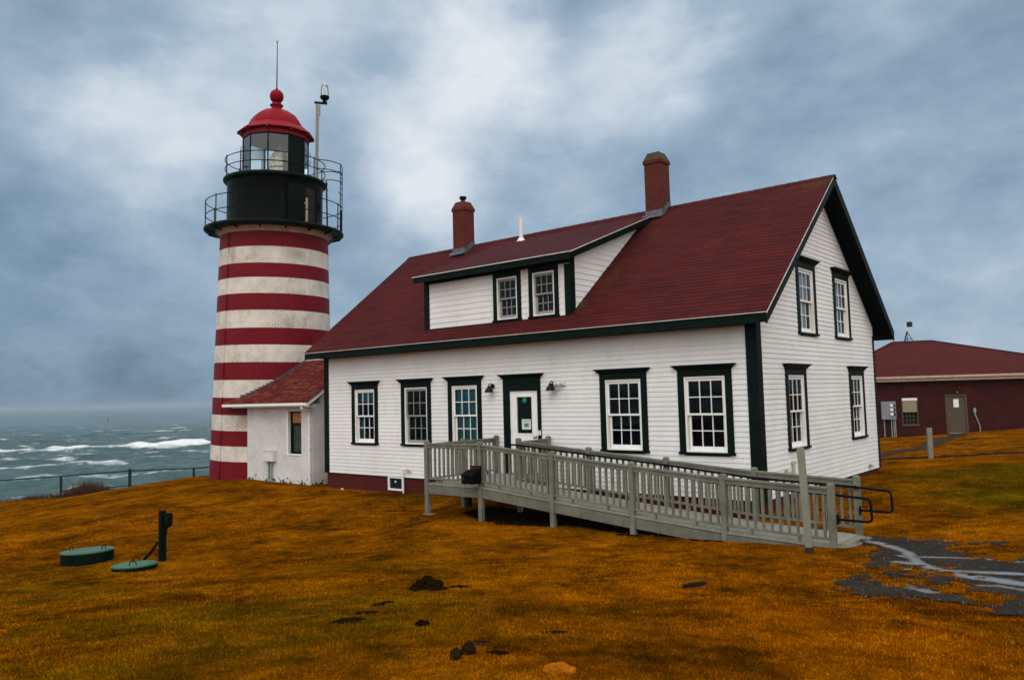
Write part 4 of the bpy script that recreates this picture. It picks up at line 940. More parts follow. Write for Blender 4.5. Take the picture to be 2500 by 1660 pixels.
mb = MB(); mb.prism([(-.25, 2.14), (1.95, 3.60), (1.95, 3.48), (-.25, 2.02)], -14.66, -14.625, 0); mb.prism([(4.15, 2.14), (1.95, 3.60), (1.95, 3.48), (4.15, 2.02)], -14.66, -14.625, 0)
mb.prism([(-.22, 2.10), (1.95, 3.54), (1.95, 3.52), (-.22, 2.08)], -14.84, -14.661, 0); mb.box(-19.0, -14.63, -.255, .095, 2.02, 2.04); mb.build('rake_board', 'white_trim', sh)
mb = MB(); mb.tube([(-14.80, -.32, 2.04), (-14.80, -.32, 1.98), (-14.82, -.10, 1.90), (-14.90, .05, 1.86), (-14.91, .05, 1.7), (-14.91, .05, -.36)], .045, 10)
for z in (1.6, .7, -.1): mb.box(-14.97, -14.85, .0, .098, z-.02, z+.02)
mb.build('downpipe', 'pipe_white', sh)
FS = ((0, YA, 0), (1, 0, 0), (0, -1, 0))
mb = MB(FS); a, b, c, d = -16.16, -15.42, .50, 1.88
mb.box(a, a+.05, -.2, -.10, c, d); mb.box(b-.05, b, -.2, -.10, c, d); mb.box(a+.05, b-.05, -.2, -.10, d-.05, d); mb.box(a+.05, b-.05, -.2, -.10, c, c+.05); mb.box(a+.05, b-.05, -.19, -.09, 1.42, 1.50)
wn = mb.build('window', 'black_iron', sh)
mb = MB(FS); mb.box(-16.235, -16.162, -.22, .004, c, d); mb.box(-16.235, -15.415, -.22, .02, c-.05, c); mb.build('reveal', 'white_trim', wn)
mb = MB(FS); mb.box(a+.05, b-.05, -.16, -.15, 1.50, d-.05); mb.build('board', 'blind_orange', wn)
mb = MB(FS); mb.box(a+.05, b-.05, -.19, -.17, c+.05, 1.42)
for q in range(4):
    for r in range(5): 
        x = a+.05+(b-a-.1)*(q+.5)/4; z = c+.05+(.87)*(r+.5)/5; mb.box(x-.062, x+.062, -.17, -.155, z-.07, z+.07)
mb.build('pane', 'glass_block', wn, .012)
mb = MB(FS); mb.box(-17.44, -16.83, .002, .16, .22, .60); mt = mb.build('meter_box', 'shed_white', sh, .012)
mb = MB(FS); mb.box(-17.445, -16.825, .16, .175, .565, .61); mb.build('lid', 'shed_white', mt); mb = MB()
for x in (-17.22, -17.06): mb.tube([(x, YA-.05, .22), (x, YA-.05, -.5)], .03, 8)
mb.each('conduit', 'conduit_grey', mt)

# ------------------------------------------------------------------ access ramp
rp = thing('wheelchair_ramp', (-2.3, -1.9, -.35), 'long weathered grey wooden access ramp with balusters leading up to the door', 'ramp')
PXs = [-6.86, -5.21, -3.28, -1.44, .36, 2.14]; DKZ = [.27, .27, .105, -.045, -.18, -.25]; YF, YBk = -2.50, -1.20
def zdk(x): return float(np.interp(x, PXs, DKZ))
def post(x, y, zt, zb, mat='ramp_wood', w=.098):
    mb = MB(); h = w/2
    mb.hexa([(x-h, y-h, zb), (x+h, y-h, zb), (x+h, y+h, zb), (x-h, y+h, zb)], [(x-h, y-h, zt-.02), (x+h, y-h, zt-.02), (x+h, y+h, zt-.02), (x-h, y+h, zt-.02)])
    e = h-.016; mb.hexa([(x-h, y-h, zt-.0199), (x+h, y-h, zt-.0199), (x+h, y+h, zt-.0199), (x-h, y+h, zt-.0199)], [(x-e, y-e, zt), (x+e, y-e, zt), (x+e, y+e, zt), (x-e, y+e, zt)])
    return mb.build('post', mat, rp, .004)
for x, dz in zip(PXs, DKZ): post(x, YF, dz+.965, gz(x, YF)-.15)
for x, dz in list(zip(PXs, DKZ))[1:]: post(x+.0, YBk, dz+.965, gz(x, YBk)-.15)
post(-6.86, -1.30, .27+.945, gz(-6.86, -1.3)-.1); post(-6.86, -.09, .27+.95, .0); post(-5.21, -.09, .27+.95, .0)
mb = MB(); mb.tube([(-6.72, -1.26, .1), (-6.72, -1.26, gz(-6.72, -1.26)-.1)], .06, 10); mb.build('drain_pipe', 'black_iron', rp)
NBAL = [0]; LEFT = MB()
def railsec(a, b, za, zb, n, indiv=True):
    a = Vector((*a, 0)); b = Vector((*b, 0)); d = (b-a).normalized(); a2, b2 = a+d*.05, b-d*.05
    P = lambda p, z: (p.x, p.y, z)
    mb = MB()
    mb.beam(P(a2, za+.885), P(b2, zb+.885), .085, .034); mb.beam(P(a2, za+.842), P(b2, zb+.842), .045, .050); mb.beam(P(a2, za+.805), P(b2, zb+.805), .062, .022)
    mb.beam(P(a2, za+.105), P(b2, zb+.105), .07, .036)
    for q in (.25, .72):
        p = a2.lerp(b2, q); z = za+(zb-za)*q; mb.box(p.x-.02, p.x+.02, p.y-.02, p.y+.02, z-.01, z+.092)
    o = mb.build('railing', 'ramp_wood', rp, .003)
    for k in range(n):
        p = a2.lerp(b2, (k+.5)/n); z = za+(zb-za)*(k+.5)/n; h = .019
        if indiv and NBAL[0] < 100:
            m_ = MB(); m_.box(p.x-h, p.x+h, p.y-h, p.y+h, z+.118, z+.80); m_.build('baluster', 'ramp_wood', o); NBAL[0] += 1
        else: LEFT.box(p.x-h, p.x+h, p.y-h, p.y+h, z+.118, z+.80)
    return o
for i, n in enumerate((11, 13, 12, 12, 12)): railsec((PXs[i], YF), (PXs[i+1], YF), DKZ[i], DKZ[i+1], n)
railsec((-6.86, YF), (-6.86, -1.30), .255, .255, 8); railsec((-6.86, -1.30), (-6.86, -.09), .255, .255, 8)
for i in (4, 3): railsec((PXs[i], YBk), (PXs[i+1], YBk), DKZ[i], DKZ[i+1], 12)
for i in (2, 1): o_ = railsec((PXs[i], YBk), (PXs[i+1], YBk), DKZ[i], DKZ[i+1], 12, False)
railsec((-5.21, YBk), (-5.21, -.09), .255, .255, 8, False)
lb = LEFT.build('baluster', 'ramp_wood', o_); lb['kind'] = 'stuff'
mb = MB(); rj = random.Random(4)
y = -.04
while y > YF+.01:
    yb_ = max(y-.138, YF-.028); mb.box(-6.86, -5.20, yb_, y-.006, .27-.038+rj.uniform(-.002, .002), .27); y = y-.14
for i in range(1, 5):
    x = PXs[i]; k = int((PXs[i+1]-x)/.14)
    for q in range(k):
        xa, xb = x+(PXs[i+1]-x)*q/k, x+(PXs[i+1]-x)*(q+1)/k-.006; za, zb = zdk(xa), zdk(xb); j = rj.uniform(-.002, .002)
        mb.hexa([(xa, YF-.028, za-.034), (xb, YF-.028, zb-.034), (xb, YBk-.05, zb-.034), (xa, YBk-.05, za-.034)], [(xa, YF-.028, za+j), (xb, YF-.028, zb+j), (xb, YBk-.05, zb+j), (xa, YBk-.05, za+j)])
mb.build('deck', 'deck_wood', rp)
mb = MB()
for i in range(5):
    for y in (YF+.0, YBk):
        if i == 0 and y == YBk: continue
        xa, xb = PXs[i]+.05, PXs[i+1]-.05; za, zb = DKZ[i], DKZ[i+1]; h = .20 if i < 4 else .22
        mb.hexa([(xa, y-.02, za-.04-h), (xb, y-.02, max(zb-.04-h, -.55)), (xb, y+.018, max(zb-.04-h, -.55)), (xa, y+.018, za-.04-h)], [(xa, y-.02, za-.048), (xb, y-.02, zb-.048), (xb, y+.018, zb-.048), (xa, y+.018, za-.048)])
mb.box(-6.88, -6.84, YF+.05, -.14, .03, .228); mb.box(-5.23, -5.19, YBk+.05, -.14, .03, .228)
mb.each('rim_beam', 'ramp_beam', rp, .003)
def loop(y, sgn):
    zs = [(x, zdk(x)+.965-.15-.035*(i > 3)) for i, x in enumerate(PXs)]
    pts = [(-5.35, y, zs[1][1])]+[(x, y, z) for x, z in zs[1:]]
    e = zs[-1][1]; pts += [(2.62, y, e-.03), (2.66, y, e-.04), (2.69, y, e-.08), (2.695, y, e-.14), (2.70, y, .22), (2.69, y, .18), (2.66, y, .155), (2.62, y, .15), (2.20, y, .155)]
    mb = MB(); mb.tube(pts, .021, 10); mb.box(2.19, 2.205, y-.045, y+.045, .08, .225)
    for x in PXs[1:]: mb.tube([(x, y, zdk(x)+.805), (x, y+sgn*.05, zdk(x)+.76)], .012, 6)
    return mb.build('handrail', 'rail_black', rp)
loop(YF+.085, -1); loop(YBk-.085, 1)
# concrete toe at the ramp foot and small footings
mb = MB(); mb.hexa([(2.05, YF-.02, -.6), (2.55, YF+.10, -.6), (2.60, YBk-.1, -.6), (2.05, YBk, -.6)], [(2.05, YF-.02, -.255), (2.5, YF+.12, -.275), (2.55, YBk-.15, -.28), (2.05, YBk, -.255)]); mb.build('concrete_toe', 'concrete', rp, .015)
z = gz(PXs[0], YF); bx('footing', 'concrete', rp, PXs[0]-.09, PXs[0]+.16, YF-.085, YF+.10, z-.2, z+.014, bev=.008)

# donation box hung on a ramp post
dbx = thing('donation_box', (-5.3, YF-.05, .35), 'black metal slope-lidded box hung on a ramp post', 'box')
mb = MB(); yf = YF-.06; mb.prism([(yf, .35), (yf, .64), (yf-.10, .60), (yf-.27, .535), (yf-.27, .35)], -5.47, -5.13, 0); mb.build('body', 'box_black', dbx, .006)
mb = MB(); mb.prism([(yf-.06, .63), (yf-.29, .538), (yf-.29, .524), (yf-.06, .615)], -5.485, -5.115, 0); mb.build('lid', 'box_black', dbx)
mb = MB(); mb.box(-5.45, -5.13, yf-.012, yf, .641, .72); mb.build('sign_plate', 'box_black', dbx)
mb = MB()
for k, w in enumerate((.03, .02, .035, .025, .03)): x = -5.43+k*.055; mb.box(x, x+w, yf-.016, yf-.0125, .668, .688)
mb.build('sign_lettering', 'red_mark', dbx)
mb = MB()
for z in (.44, .475): mb.box(-5.405, -5.395, yf-.274, yf-.2705, z, z+.022)
mb.build('lock', 'metal_grey', dbx)

# ------------------------------------------------------------------ loose posts on the lawn
def woodpost(x, y, h, w, tilt, az_, label):
    z = gz(x, y); o = thing('wooden_post', (x, y, z), label, 'post', 'wooden posts on the lawn')
    mb = MB(); hh = w/2
    mb.hexa([(x-hh, y-hh, z-.3), (x+hh, y-hh, z-.3), (x+hh, y+hh, z-.3), (x-hh, y+hh, z-.3)], [(x-hh, y-hh, z+h), (x+hh, y-hh, z+h), (x+hh, y+hh, z+h-.012), (x-hh, y+hh, z+h-.012)])
    mb.build('shaft', 'post_wood', o, .006)
    if label.startswith('tall'):
        mb = MB(); k_ = hh+.003; mb.box(x-k_, x+k_, y-k_, y+k_, z-.1, z+.085); mb.build('mossy_foot', 'moss_dark', o)
    o.rotation_euler = (tilt[0], tilt[1], az_); return o
woodpost(1.945, -3.0, 1.585, .098, (R_(-.6), R_(-2.2), 0), R_(8), 'tall grey wooden post leaning in front of the ramp railing')
woodpost(.02, 13.75, 1.0, .15, (0, 0, 0), R_(24), 'short stout wooden post on the lawn before the dark brick building')
mb = MB(); pts = []
for k in range(40):
    s = k/39; x = -1.9+6.2*s; y = 12.1+5.7*s+.05*math.sin(k*1.7); pts.append((x, y, gz(x, y)+.02+.012*math.sin(k*2.3)))
mb.tube(pts, .035, 6); solo(mb, 'lawn_edging', 'stick_dark', 'thin dark edging strip crossing the lawn at the short post', 'edging')

# ------------------------------------------------------------------ septic covers and service post
def cover(x, y, r, h, label, lid='lid_green', rot=0):
    z = gz(x, y); o = thing('round_cover', (x, y, z), label, 'septic cover', 'round green septic covers in the grass')
    mb = MB(); mb.lathe([(r*.99, z-.25), (r, z+h-.035)], 40, (x, y)); mb.build('riser', 'riser_green', o)
    mb = MB(); mb.lathe([(r*1.0, z+h-.0345), (r*1.025, z+h-.03), (r*1.025, z+h-.012), (r*.97, z+h), (r*.6, z+h+.004), (.001, z+h+.008)], 40, (x, y), cap=False); ld = mb.build('lid', lid, o)
    for a in (rot, rot+180):
        px_, py_ = x+r*.72*math.cos(R_(a)), y+r*.72*math.sin(R_(a)); tx, ty = -math.sin(R_(a)), math.cos(R_(a)); w = .05
        mb = MB(); mb.tube([(px_-tx*w, py_-ty*w, z+h), (px_-tx*w, py_-ty*w, z+h+.05), (px_-tx*w*.5, py_-ty*w*.5, z+h+.075), (px_+tx*w*.5, py_+ty*w*.5, z+h+.075), (px_+tx*w, py_+ty*w, z+h+.05), (px_+tx*w, py_+ty*w, z+h)], .008, 6); mb.build('handle', 'riser_green', o)
    return o
c1 = cover(-9.05, -8.965, .435, .20, 'taller wide round green cover with a pale wet lid', rot=215)
c2 = cover(-7.57, -8.785, .36, .08, 'low flat round green cover beside the service post', rot=150)
for o in (c1, c2): o.rotation_euler = (R_(-.6), R_(-2.6), 0)
zz = gz(-7.80, -8.19); sp = thing('service_post', (-7.80, -8.19, zz), 'dark green service post with a small box and conduit', 'post')
mb = MB(); mb.box(-7.85, -7.75, -8.24, -8.14, zz-.2, zz+.90); mb.build('shaft', 'riser_green', sp, .008)
mb = MB(); r_ = (math.cos(yaw), math.sin(yaw)); bxx, byy = -7.80+r_[0]*.105, -8.19+r_[1]*.105
mb.lathe([(.045, zz+.60), (.075, zz+.66), (.078, zz+.83), (.07, zz+.85)], 14, (bxx, byy)); mb.build('junction_box', 'riser_green', sp)
mb = MB(); mb.tube([(bxx-.02, byy-.01, zz+.62), (bxx-.045, byy-.03, zz+.45), (bxx-.045, byy-.03, zz-.05)], .022, 8); mb.tube([(-7.865, -8.245, zz+.34), (-7.92, -8.29, zz+.22), (-8.0, -8.36, zz+.10), (-8.1, -8.43, zz-.02)], .026, 8); mb.build('conduit', 'riser_green', sp)

# ------------------------------------------------------------------ clods, stones and sticks
def rock(name, x, y, sx, sy, sz, seed, mat, label, cat, group=None, rot=0, jag=.35, sink=.25):
    bm = bmesh.new(); bmesh.ops.create_icosphere(bm, subdivisions=4, radius=1.); rr = random.Random(seed)
    from mathutils import noise as mn
    of = Vector((rr.uniform(0, 50), rr.uniform(0, 50), rr.uniform(0, 50)))
    for v in bm.verts:
        p = v.co.normalized(); k = 1+jag*mn.noise(p*1.4+of)+jag*.5*mn.noise(p*3.3+of)+jag*.28*mn.noise(p*8+of)
        v.co = Vector((p.x*k*sx, p.y*k*sy, max(p.z*k, -.5)*sz))
    me = bpy.data.meshes.new(name); bm.to_mesh(me); bm.free(); me.materials.append(M[mat])
    me.polygons.foreach_set('use_smooth', [False if jag > .3 else True]*len(me.polygons))
    o = bpy.data.objects.new(name, me); COL.objects.link(o); o.location = (x, y, gz(x, y)+sz*(.5-sink)); o.rotation_euler = (0, 0, rot)
    return tag(o, label, cat, group)
CG = 'dark clods of soil on the lawn'
def soilpatch(x, y, sx, sy, sz, seed, label, rot):
    st = .011; U = np.arange(-1.5*sx, 1.5*sx, st); V = np.arange(-1.7*sy, 1.7*sy, st); uu, vv = np.meshgrid(U, V)
    wx_, wy_ = x+uu*math.cos(rot)-vv*math.sin(rot), y+uu*math.sin(rot)+vv*math.cos(rot)
    e = 1-np.hypot(uu/sx, vv/sy)+(fbm(uu*9+seed*3.1, vv*9+seed*1.7, 4, seed)-.5)*1.7
    hh = hill(wx_.ravel(), wy_.ravel()).reshape(wx_.shape)+np.clip(e, -.3, .9)*sz*(.35+1.3*fbm(uu*22+seed, vv*22, 4, seed+5))+.006
    ec = .25*(e[:-1, :-1]+e[1:, :-1]+e[:-1, 1:]+e[1:, 1:]); nx, ny = len(U), len(V)
    i_, j_ = np.meshgrid(np.arange(nx-1), np.arange(ny-1)); a_ = (j_*nx+i_).ravel(); F = np.stack([a_, a_+1, a_+nx+1, a_+nx], -1)[(ec > .12).ravel()]
    Vv = np.stack([wx_, wy_, hh], -1).reshape(-1, 3); u_, inv = np.unique(F, return_inverse=True)
    o = npmesh('soil_patch', Vv[u_], inv.reshape(F.shape), 'soil_dark', False); return tag(o, label, 'soil patch', CG)
# places are given as view rays met with the lawn, worked out beforehand
for nm, x, y, s, seed, mat, lab, cat, rot in (
    ('soil_clod', -.72, -8.40, (.15, .10, .10), 1, 'soil_dark', 'largest dark soil mound on the open lawn', 'clod', .7),
    ('soil_clod', 1.10, -10.20, (.05, .035, .045), 4, 'soil_dark', 'small round black clod alone in the grass', 'clod', .9),
    ('stone', 2.30, -11.00, (.040, .055, .055), 5, 'stone_brown', 'rounded brown stone resting against a larger brown stone', 'stone', .5),
    ('stone', 2.27, -10.84, (.060, .05, .060), 15, 'stone_brown', 'larger brown stone near a dark twig', 'stone', 1.2),
    ('turf_piece', 3.11, -10.85, (.105, .042, .055), 8, 'ochre_turf', 'torn-up bright orange piece of turf', 'turf piece', .55)):
    rock(nm, x, y, *s, seed, mat, lab, cat, CG if nm == 'soil_clod' else ('brown stones in the grass' if nm == 'stone' else None), rot, .45 if nm == 'soil_clod' else .25)
soilpatch(-.70, -8.42, .27, .17, .045, 1, 'crumbled soil skirt spread under the largest mound', .7)
soilpatch(-.55, -8.05, .20, .09, .02, 2, 'flat crumbled soil patch just behind the largest mound', .7)
soilpatch(.10, -10.0, .19, .10, .03, 3, 'ragged dark soil smear with a blackened middle', .9)
soilpatch(.32, -10.35, .22, .11, .015, 4, 'loose soil crumbs spilling nearer from the ragged smear', 1.3)
soilpatch(-.30, -9.50, .27, .08, .012, 5, 'thin soil streak trailing off behind the ragged smear', 1.9)
soilpatch(2.43, -10.72, .12, .055, .02, 6, 'broken dark soil lump beside the brown stones', .7)
soilpatch(2.36, -9.85, .13, .05, .014, 7, 'low dark soil crust alone between stones and the ramp', .6)
def stick(x, y, ln_, rot, r, label, mat='stick_dark', nm='stick'):
    mb = MB(); dx, dy = math.cos(rot)*ln_/2, math.sin(rot)*ln_/2; z = gz(x, y)+r*.8+.018
    mb.tube([(x-dx, y-dy, z), (x-dx*.3+.01, y-dy*.3, z+.006), (x+dx*.4, y+dy*.4+.008, z+.004), (x+dx, y+dy, z+.008)], [r*.7, r, r*.95, r*.55], 7)
    return solo(mb, nm, mat, label, 'stick', 'dark sticks on the grass')
stick(2.17, -10.58, .13, .25, .009, 'thin dark twig beside the brown stones')
stick(1.90, -6.62, .30, 1.0, .03, 'flat dark stick on orange grass before the ramp')
rock('litter', -13.0, -.16, .05, .03, .035, 31, 'pipe_white', 'small white scrap on grass by the house foundation', 'litter')

# ------------------------------------------------------------------ bank-top pipe fence and weeds
fn_ = thing('pipe_fence', (-33, 2, -2), 'dark green pipe-rail fence along the sea bank', 'fence')
FP = [(-39.6, -6.2), (-35.19, .20), (-32.6, 2.32), (-31.15, 4.8), (-28.6, 9.0)]; FT = [-1.32, -1.10, -.93, -.955, -.9]
for (x, y), zt in zip(FP, FT):
    mb = MB(); big = zt == -.93; mb.tube([(x, y, min(gz(x, y), zt-1.0)-.3), (x, y, zt+(.1 if big else .0))], .075 if big else .06, 10); mb.build('post', 'fence_green', fn_)
for k in range(len(FP)-1):
    a, b = FP[k], FP[k+1]; mb = MB(); mb.tube([(*a, FT[k]), (*b, FT[k+1])], .036, 8); mb.build('rail', 'fence_green', fn_)
    mb = MB(); mb.tube([(*a, FT[k]-.72), (*b, FT[k+1]-.70)], .03, 8)
    if k > 0: mb.build('rail', 'fence_green', fn_)
def weeds(segs):
    vs = []
    for (x0, y0, x1, y1, n, hmin, hmax, wd) in segs:
        for i in range(n):
            s = rng.random(); x = x0+(x1-x0)*s+rng.normal(0, wd); y = y0+(y1-y0)*s+rng.normal(0, wd); z = gz(x, y)-.05
            h = rng.uniform(hmin, hmax)*(.3+.7*math.sin(math.pi*min(max(s, .05), .95)))*rng.uniform(.4, 1.); a = rng.uniform(0, 6.28); l = rng.uniform(.05, .55)*h
            tip = np.array([x+math.cos(a)*l, y+math.sin(a)*l, z+h]); mid = np.array([x+math.cos(a)*l*.3, y+math.sin(a)*l*.3, z+h*.55]); w = .012
            wv = np.array([r_[0]*w, r_[1]*w, 0]); b = np.array([x, y, z])
            vs += [b-wv, b+wv, mid, mid-wv*.7, mid+wv*.7, tip]
            for q in range(3):
                p = b+(tip-b)*rng.uniform(.45, .95); dq = np.array([rng.normal(0, .07), rng.normal(0, .07), rng.uniform(.02, .12)])
                vs += [p-wv*.6, p+wv*.6, p+dq]
    vs = np.array(vs); return vs
wv_ = weeds([(-36.6, -1.0, -34.7, .45, 420, .15, .42, .2), (-35.1, .35, -33.3, 1.75, 1500, .3, 1.05, .22), (-33.2, 1.6, -32.6, 2.2, 260, .15, .45, .15), (-39, -5.5, -36.4, -1.6, 420, .1, .35, .25)])
wo = npmesh('dry_weeds', wv_, np.arange(len(wv_)).reshape(-1, 3), 'weed_brown', False); tag(wo, 'reddish brown dry weeds along the pipe fence', 'weeds', None, 'stuff')

# ------------------------------------------------------------------ dark brick building behind
B0 = Vector((-2.67, 32.45, 0)); bu = (.940, .342, 0); bn = (.342, -.940, 0); BF = (tuple(B0), bu, bn)
bb = thing('brick_building', tuple(B0), 'low dark red brick building with hipped maroon roof and cream gutter', 'building')
U0, U1, WD = -6.2, 7.6, 10.0
mb = MB(BF); mb.box(U0, -2.66, -WD, 0, -1.4, 2.45); mb.box(-1.84, -.52, -.4, 0, -1.4, 2.45); mb.box(.50, U1, -WD, 0, -1.4, 2.45); mb.box(-2.66, -1.84, -.4, 0, -1.4, .08); mb.box(-2.66, -1.84, -.4, 0, 1.55, 2.45); mb.box(-.52, .50, -.4, 0, 1.68, 2.45); mb.box(-2.66, .5, -WD, -.41, -1.4, 2.45)
mb.build('wall', 'dark_brick', bb)
mb = MB(BF); e = .42; a, b, c, d = U0-e, U1+e, e, -WD-e; r0, r1, rn = -2.4, -.35, -4.6; zr = 4.86; ze = 2.70
for f in ([(a, c, ze), (b, c, ze), (r1, rn, zr), (r0, rn, zr)], [(b, c, ze), (b, d, ze), (r1, rn, zr)], [(b, d, ze), (a, d, ze), (r0, rn, zr), (r1, rn, zr)], [(a, d, ze), (a, c, ze), (r0, rn, zr)]):
    mb.face(f, [(p[0], math.hypot(p[1]-c, p[2]-ze)) if i < 9 else 0 for i, p in enumerate(f)])
brf = mb.build('roof', 'dull_shingle', bb, fix=False)
mb = MB(BF)
for p, q in (((a, c, ze), (r0, rn, zr)), ((b, c, ze), (r1, rn, zr)), ((r0, rn, zr), (r1, rn, zr))):
    P_, Q_ = Vector(p), Vector(q); k = 12
    for i in range(k): mb.beam(P_.lerp(Q_, i/k), P_.lerp(Q_, (i+1.03)/k), .2, .035)
mb.build('hip_cap', 'dull_shingle', brf)
mb = MB(BF); mb.box(a, b, c-.02, c+.10, 2.60, 2.715); mb.box(a, b, c-.06, c-.021, 2.44, 2.69); mb.box(b-.04, b, d, c-.021, 2.44, 2.69); mb.box(a, a+.04, d, c-.021, 2.44, 2.69); mb.build('gutter', 'cream', bb, .006)
mb = MB(BF); mb.box(a+.041, b-.041, -.0, c-.061, 2.455, 2.47); mb.build('soffit', 'soffit_dark', bb)
mb = MB(BF); mb.box(-.52, -.45, -.12, .012, -.38, 1.68); mb.box(.43, .50, -.12, .012, -.38, 1.68); mb.box(-.45, .43, -.12, .012, 1.61, 1.68); bd = mb.build('door', 'door_brown', bb)
mb = MB(BF); mb.box(-.45, .43, -.09, -.05, -.36, 1.61); mb.build('leaf', 'door_brown', bd)
mb = MB(BF); mb.box(-.13, .12, -.0498, -.045, 1.0, 1.43); mb.build('notice', 'white_trim', bd)
mb = MB(); kk = Vector(BF[0]); 
mb.fr = BF; mb.box(-.37, -.31, -.05, .0, .58, .65); mb.build('knob', 'metal_grey', bd, .01)
mb = MB(BF); mb.box(-.42, .40, -.06, .02, -.40, -.361); mb.build('threshold', 'metal_grey', bd)
mb = MB(BF); mb.box(.0, .12, .0, .12, 1.82, 1.92); lw = mb.build('wall_lamp', 'black_iron', bb); mb = MB(BF); mb.box(.02, .10, .02, .10, 1.79, 1.819); mb.build('lamp_lens', 'pipe_white', lw)
mb = MB(BF); mb.box(-2.64, -2.59, -.16, -.02, .08, 1.55); mb.box(-1.90, -1.85, -.16, -.02, .08, 1.55); mb.box(-2.59, -1.90, -.16, -.02, .08, .13)
for x in (-2.42, -2.25, -2.08): mb.box(x-.012, x+.012, -.15, -.09, .13, .80)
for z in (.33, .55): mb.box(-2.59, -1.90, -.149, -.091, z-.012, z+.012)
mb.box(-2.7, -1.8, -.1, .04, .03, .079)
bwn = mb.build('window', 'door_brown', bb); mb = MB(BF); mb.box(-2.59, -1.90, -.30, -.152, .13, 1.52); mb.build('pane', 'room_dark', bwn)
mb = MB(BF); mb.box(-2.60, -1.87, -.09, -.03, .77, 1.40); mb.build('blind', 'blind_tan', bwn, .01); mb = MB(BF); mb.box(-2.61, -1.86, -.09, -.01, 1.40, 1.54); mb.build('blind_box', 'white_trim', bwn, .01)
mb = MB(BF); mb.box(-3.68, -2.95, .02, .20, .40, 1.375); mt = mb.build('meter_bank', 'metal_grey', bb, .01)
for z in (1.165, .935, .69):
    m_ = MB(BF); 
    m_.fr = None; p = Vector(BF[0])+Vector(bu)*-3.17+Vector(bn)*.20+Vector((0, 0, z)); q = p+Vector(bn)*.10; m_.tube([p, q], .085, 14); m_.build('meter', 'pipe_white', mt)
    m_ = MB(BF); m_.box(-3.065, -2.995, .20, .235, z-.08, z+.06); m_.build('switch', 'black_iron', mt)
mb = MB()
for u in (-3.56, -3.20, -3.09, -3.01):
    p = Vector(BF[0])+Vector(bu)*u+Vector(bn)*.10; mb.tube([p+Vector((0, 0, .40)), p+Vector((0, 0, -.85))], .028, 8)
mb.each('conduit', 'conduit_grey', mt)
mb = MB(); P3 = lambda u, n, z: Vector(BF[0])+Vector(bu)*u+Vector(bn)*n+Vector((0, 0, z))
mb.tube([P3(.86, .06, .9), P3(.84, .06, .6), P3(.93, .07, .3), P3(1.02, .08, .0), P3(1.02, .08, -.4)], .03, 8); mb.fr = BF; mb.box(.77, .89, .02, .10, .70, .95); mb.build('conduit', 'conduit_grey', bb)
# weather instrument on the roof ridge
wi = thing('weather_instrument', tuple(P3(-1.62, rn, zr)), 'small weather instrument on a tripod on the hipped roof', 'instrument')
mb = MB(); b0 = P3(-1.62, rn, zr)
for an in (20, 140, 260): mb.tube([b0+Vector((.32*math.cos(R_(an)), .32*math.sin(R_(an)), -.05)), b0+Vector((0, 0, .62))], .022, 6)
for an in (20, 140, 260):
    f_ = lambda q: b0+Vector((.24*math.cos(R_(q)), .24*math.sin(R_(q)), .14)); mb.tube([f_(an), f_(an+120)], .014, 6)
mb.tube([b0+Vector((0, 0, .0)), b0+Vector((0, 0, 1.02))], .022, 6); mb.build('tripod', 'instrument_dark', wi)
mb = MB(); mb.tube([b0+Vector((0, 0, .62)), b0+Vector((-.02, 0, 1.2))], .03, 6); mb.tube([b0+Vector((-.02, 0, 1.2)), b0+Vector((-.10, -.08, 1.34)), b0+Vector((-.13, -.1, 1.5))], [.03, .02, .008], 6); mb.build('mast', 'pipe_white', wi)
mb = MB(); q = b0+Vector((.14, .12, 1.02)); mb.box(q.x-.14, q.x+.14, q.y-.14, q.y+.14, q.z-.15, q.z+.15); mb.build('sensor_box', 'instrument_dark', wi, .03)

# channel buoy far out
bpos = np.array([CAM.x, CAM.y])+sd*0
v_ = fw*1. + r2*((264-1250)/1920.36) - u2*((1027-830)/1920.36); tq = (SEA-CAM.z)/v_.z*1.0; bq = CAM+v_*tq
by = thing('channel_buoy', (bq.x, bq.y, SEA), 'tiny green channel buoy far out on the sea', 'buoy')
mb = MB(); mb.lathe([(1.0, SEA-.6), (1.05, SEA+.6), (.9, SEA+.8)], 14, (bq.x, bq.y)); mb.build('float', 'buoy_green', by)
mb = MB(); mb.lathe([(.7, SEA+.8), (.45, SEA+3.2), (.5, SEA+3.9), (.001, SEA+4.1)], 8, (bq.x, bq.y), cap=False); mb.build('tower', 'buoy_green', by)

# ------------------------------------------------------------------ light
SUN_AZ, SUN_EL = R_(-58), R_(50)      # azimuth of the bright part of the overcast: behind the viewer
sdv = Vector((math.cos(SUN_AZ)*math.cos(SUN_EL), math.sin(SUN_AZ)*math.cos(SUN_EL), math.sin(SUN_EL)))
sl = bpy.data.lights.new('sun', 'SUN'); sl.energy = 1.0; sl.angle = R_(40); sl.color = (1, .97, .93); so = bpy.data.objects.new('sun', sl); COL.objects.link(so)
so.rotation_euler = (-sdv).to_track_quat('-Z', 'Y').to_euler()
world = bpy.data.worlds.new('World'); scene.world = world; world.use_nodes = True
t = NT(world.node_tree); t.N.clear(); wout = t.n('ShaderNodeOutputWorld')
sky = t.n('ShaderNodeTexSky', sky_type='NISHITA'); sky.sun_disc = False; sky.sun_elevation = SUN_EL; sky.sun_rotation = math.pi/2-SUN_AZ
bg1 = t.n('ShaderNodeBackground', i={'Color': sky.outputs[0], 'Strength': .06})
dirv = t.vmath('NORMALIZE', t.n('ShaderNodeTexCoord').outputs['Generated'])
sep = t.n('ShaderNodeSeparateXYZ', i={0: dirv}); dz = t.math('MAXIMUM', sep.outputs[2], 0.)
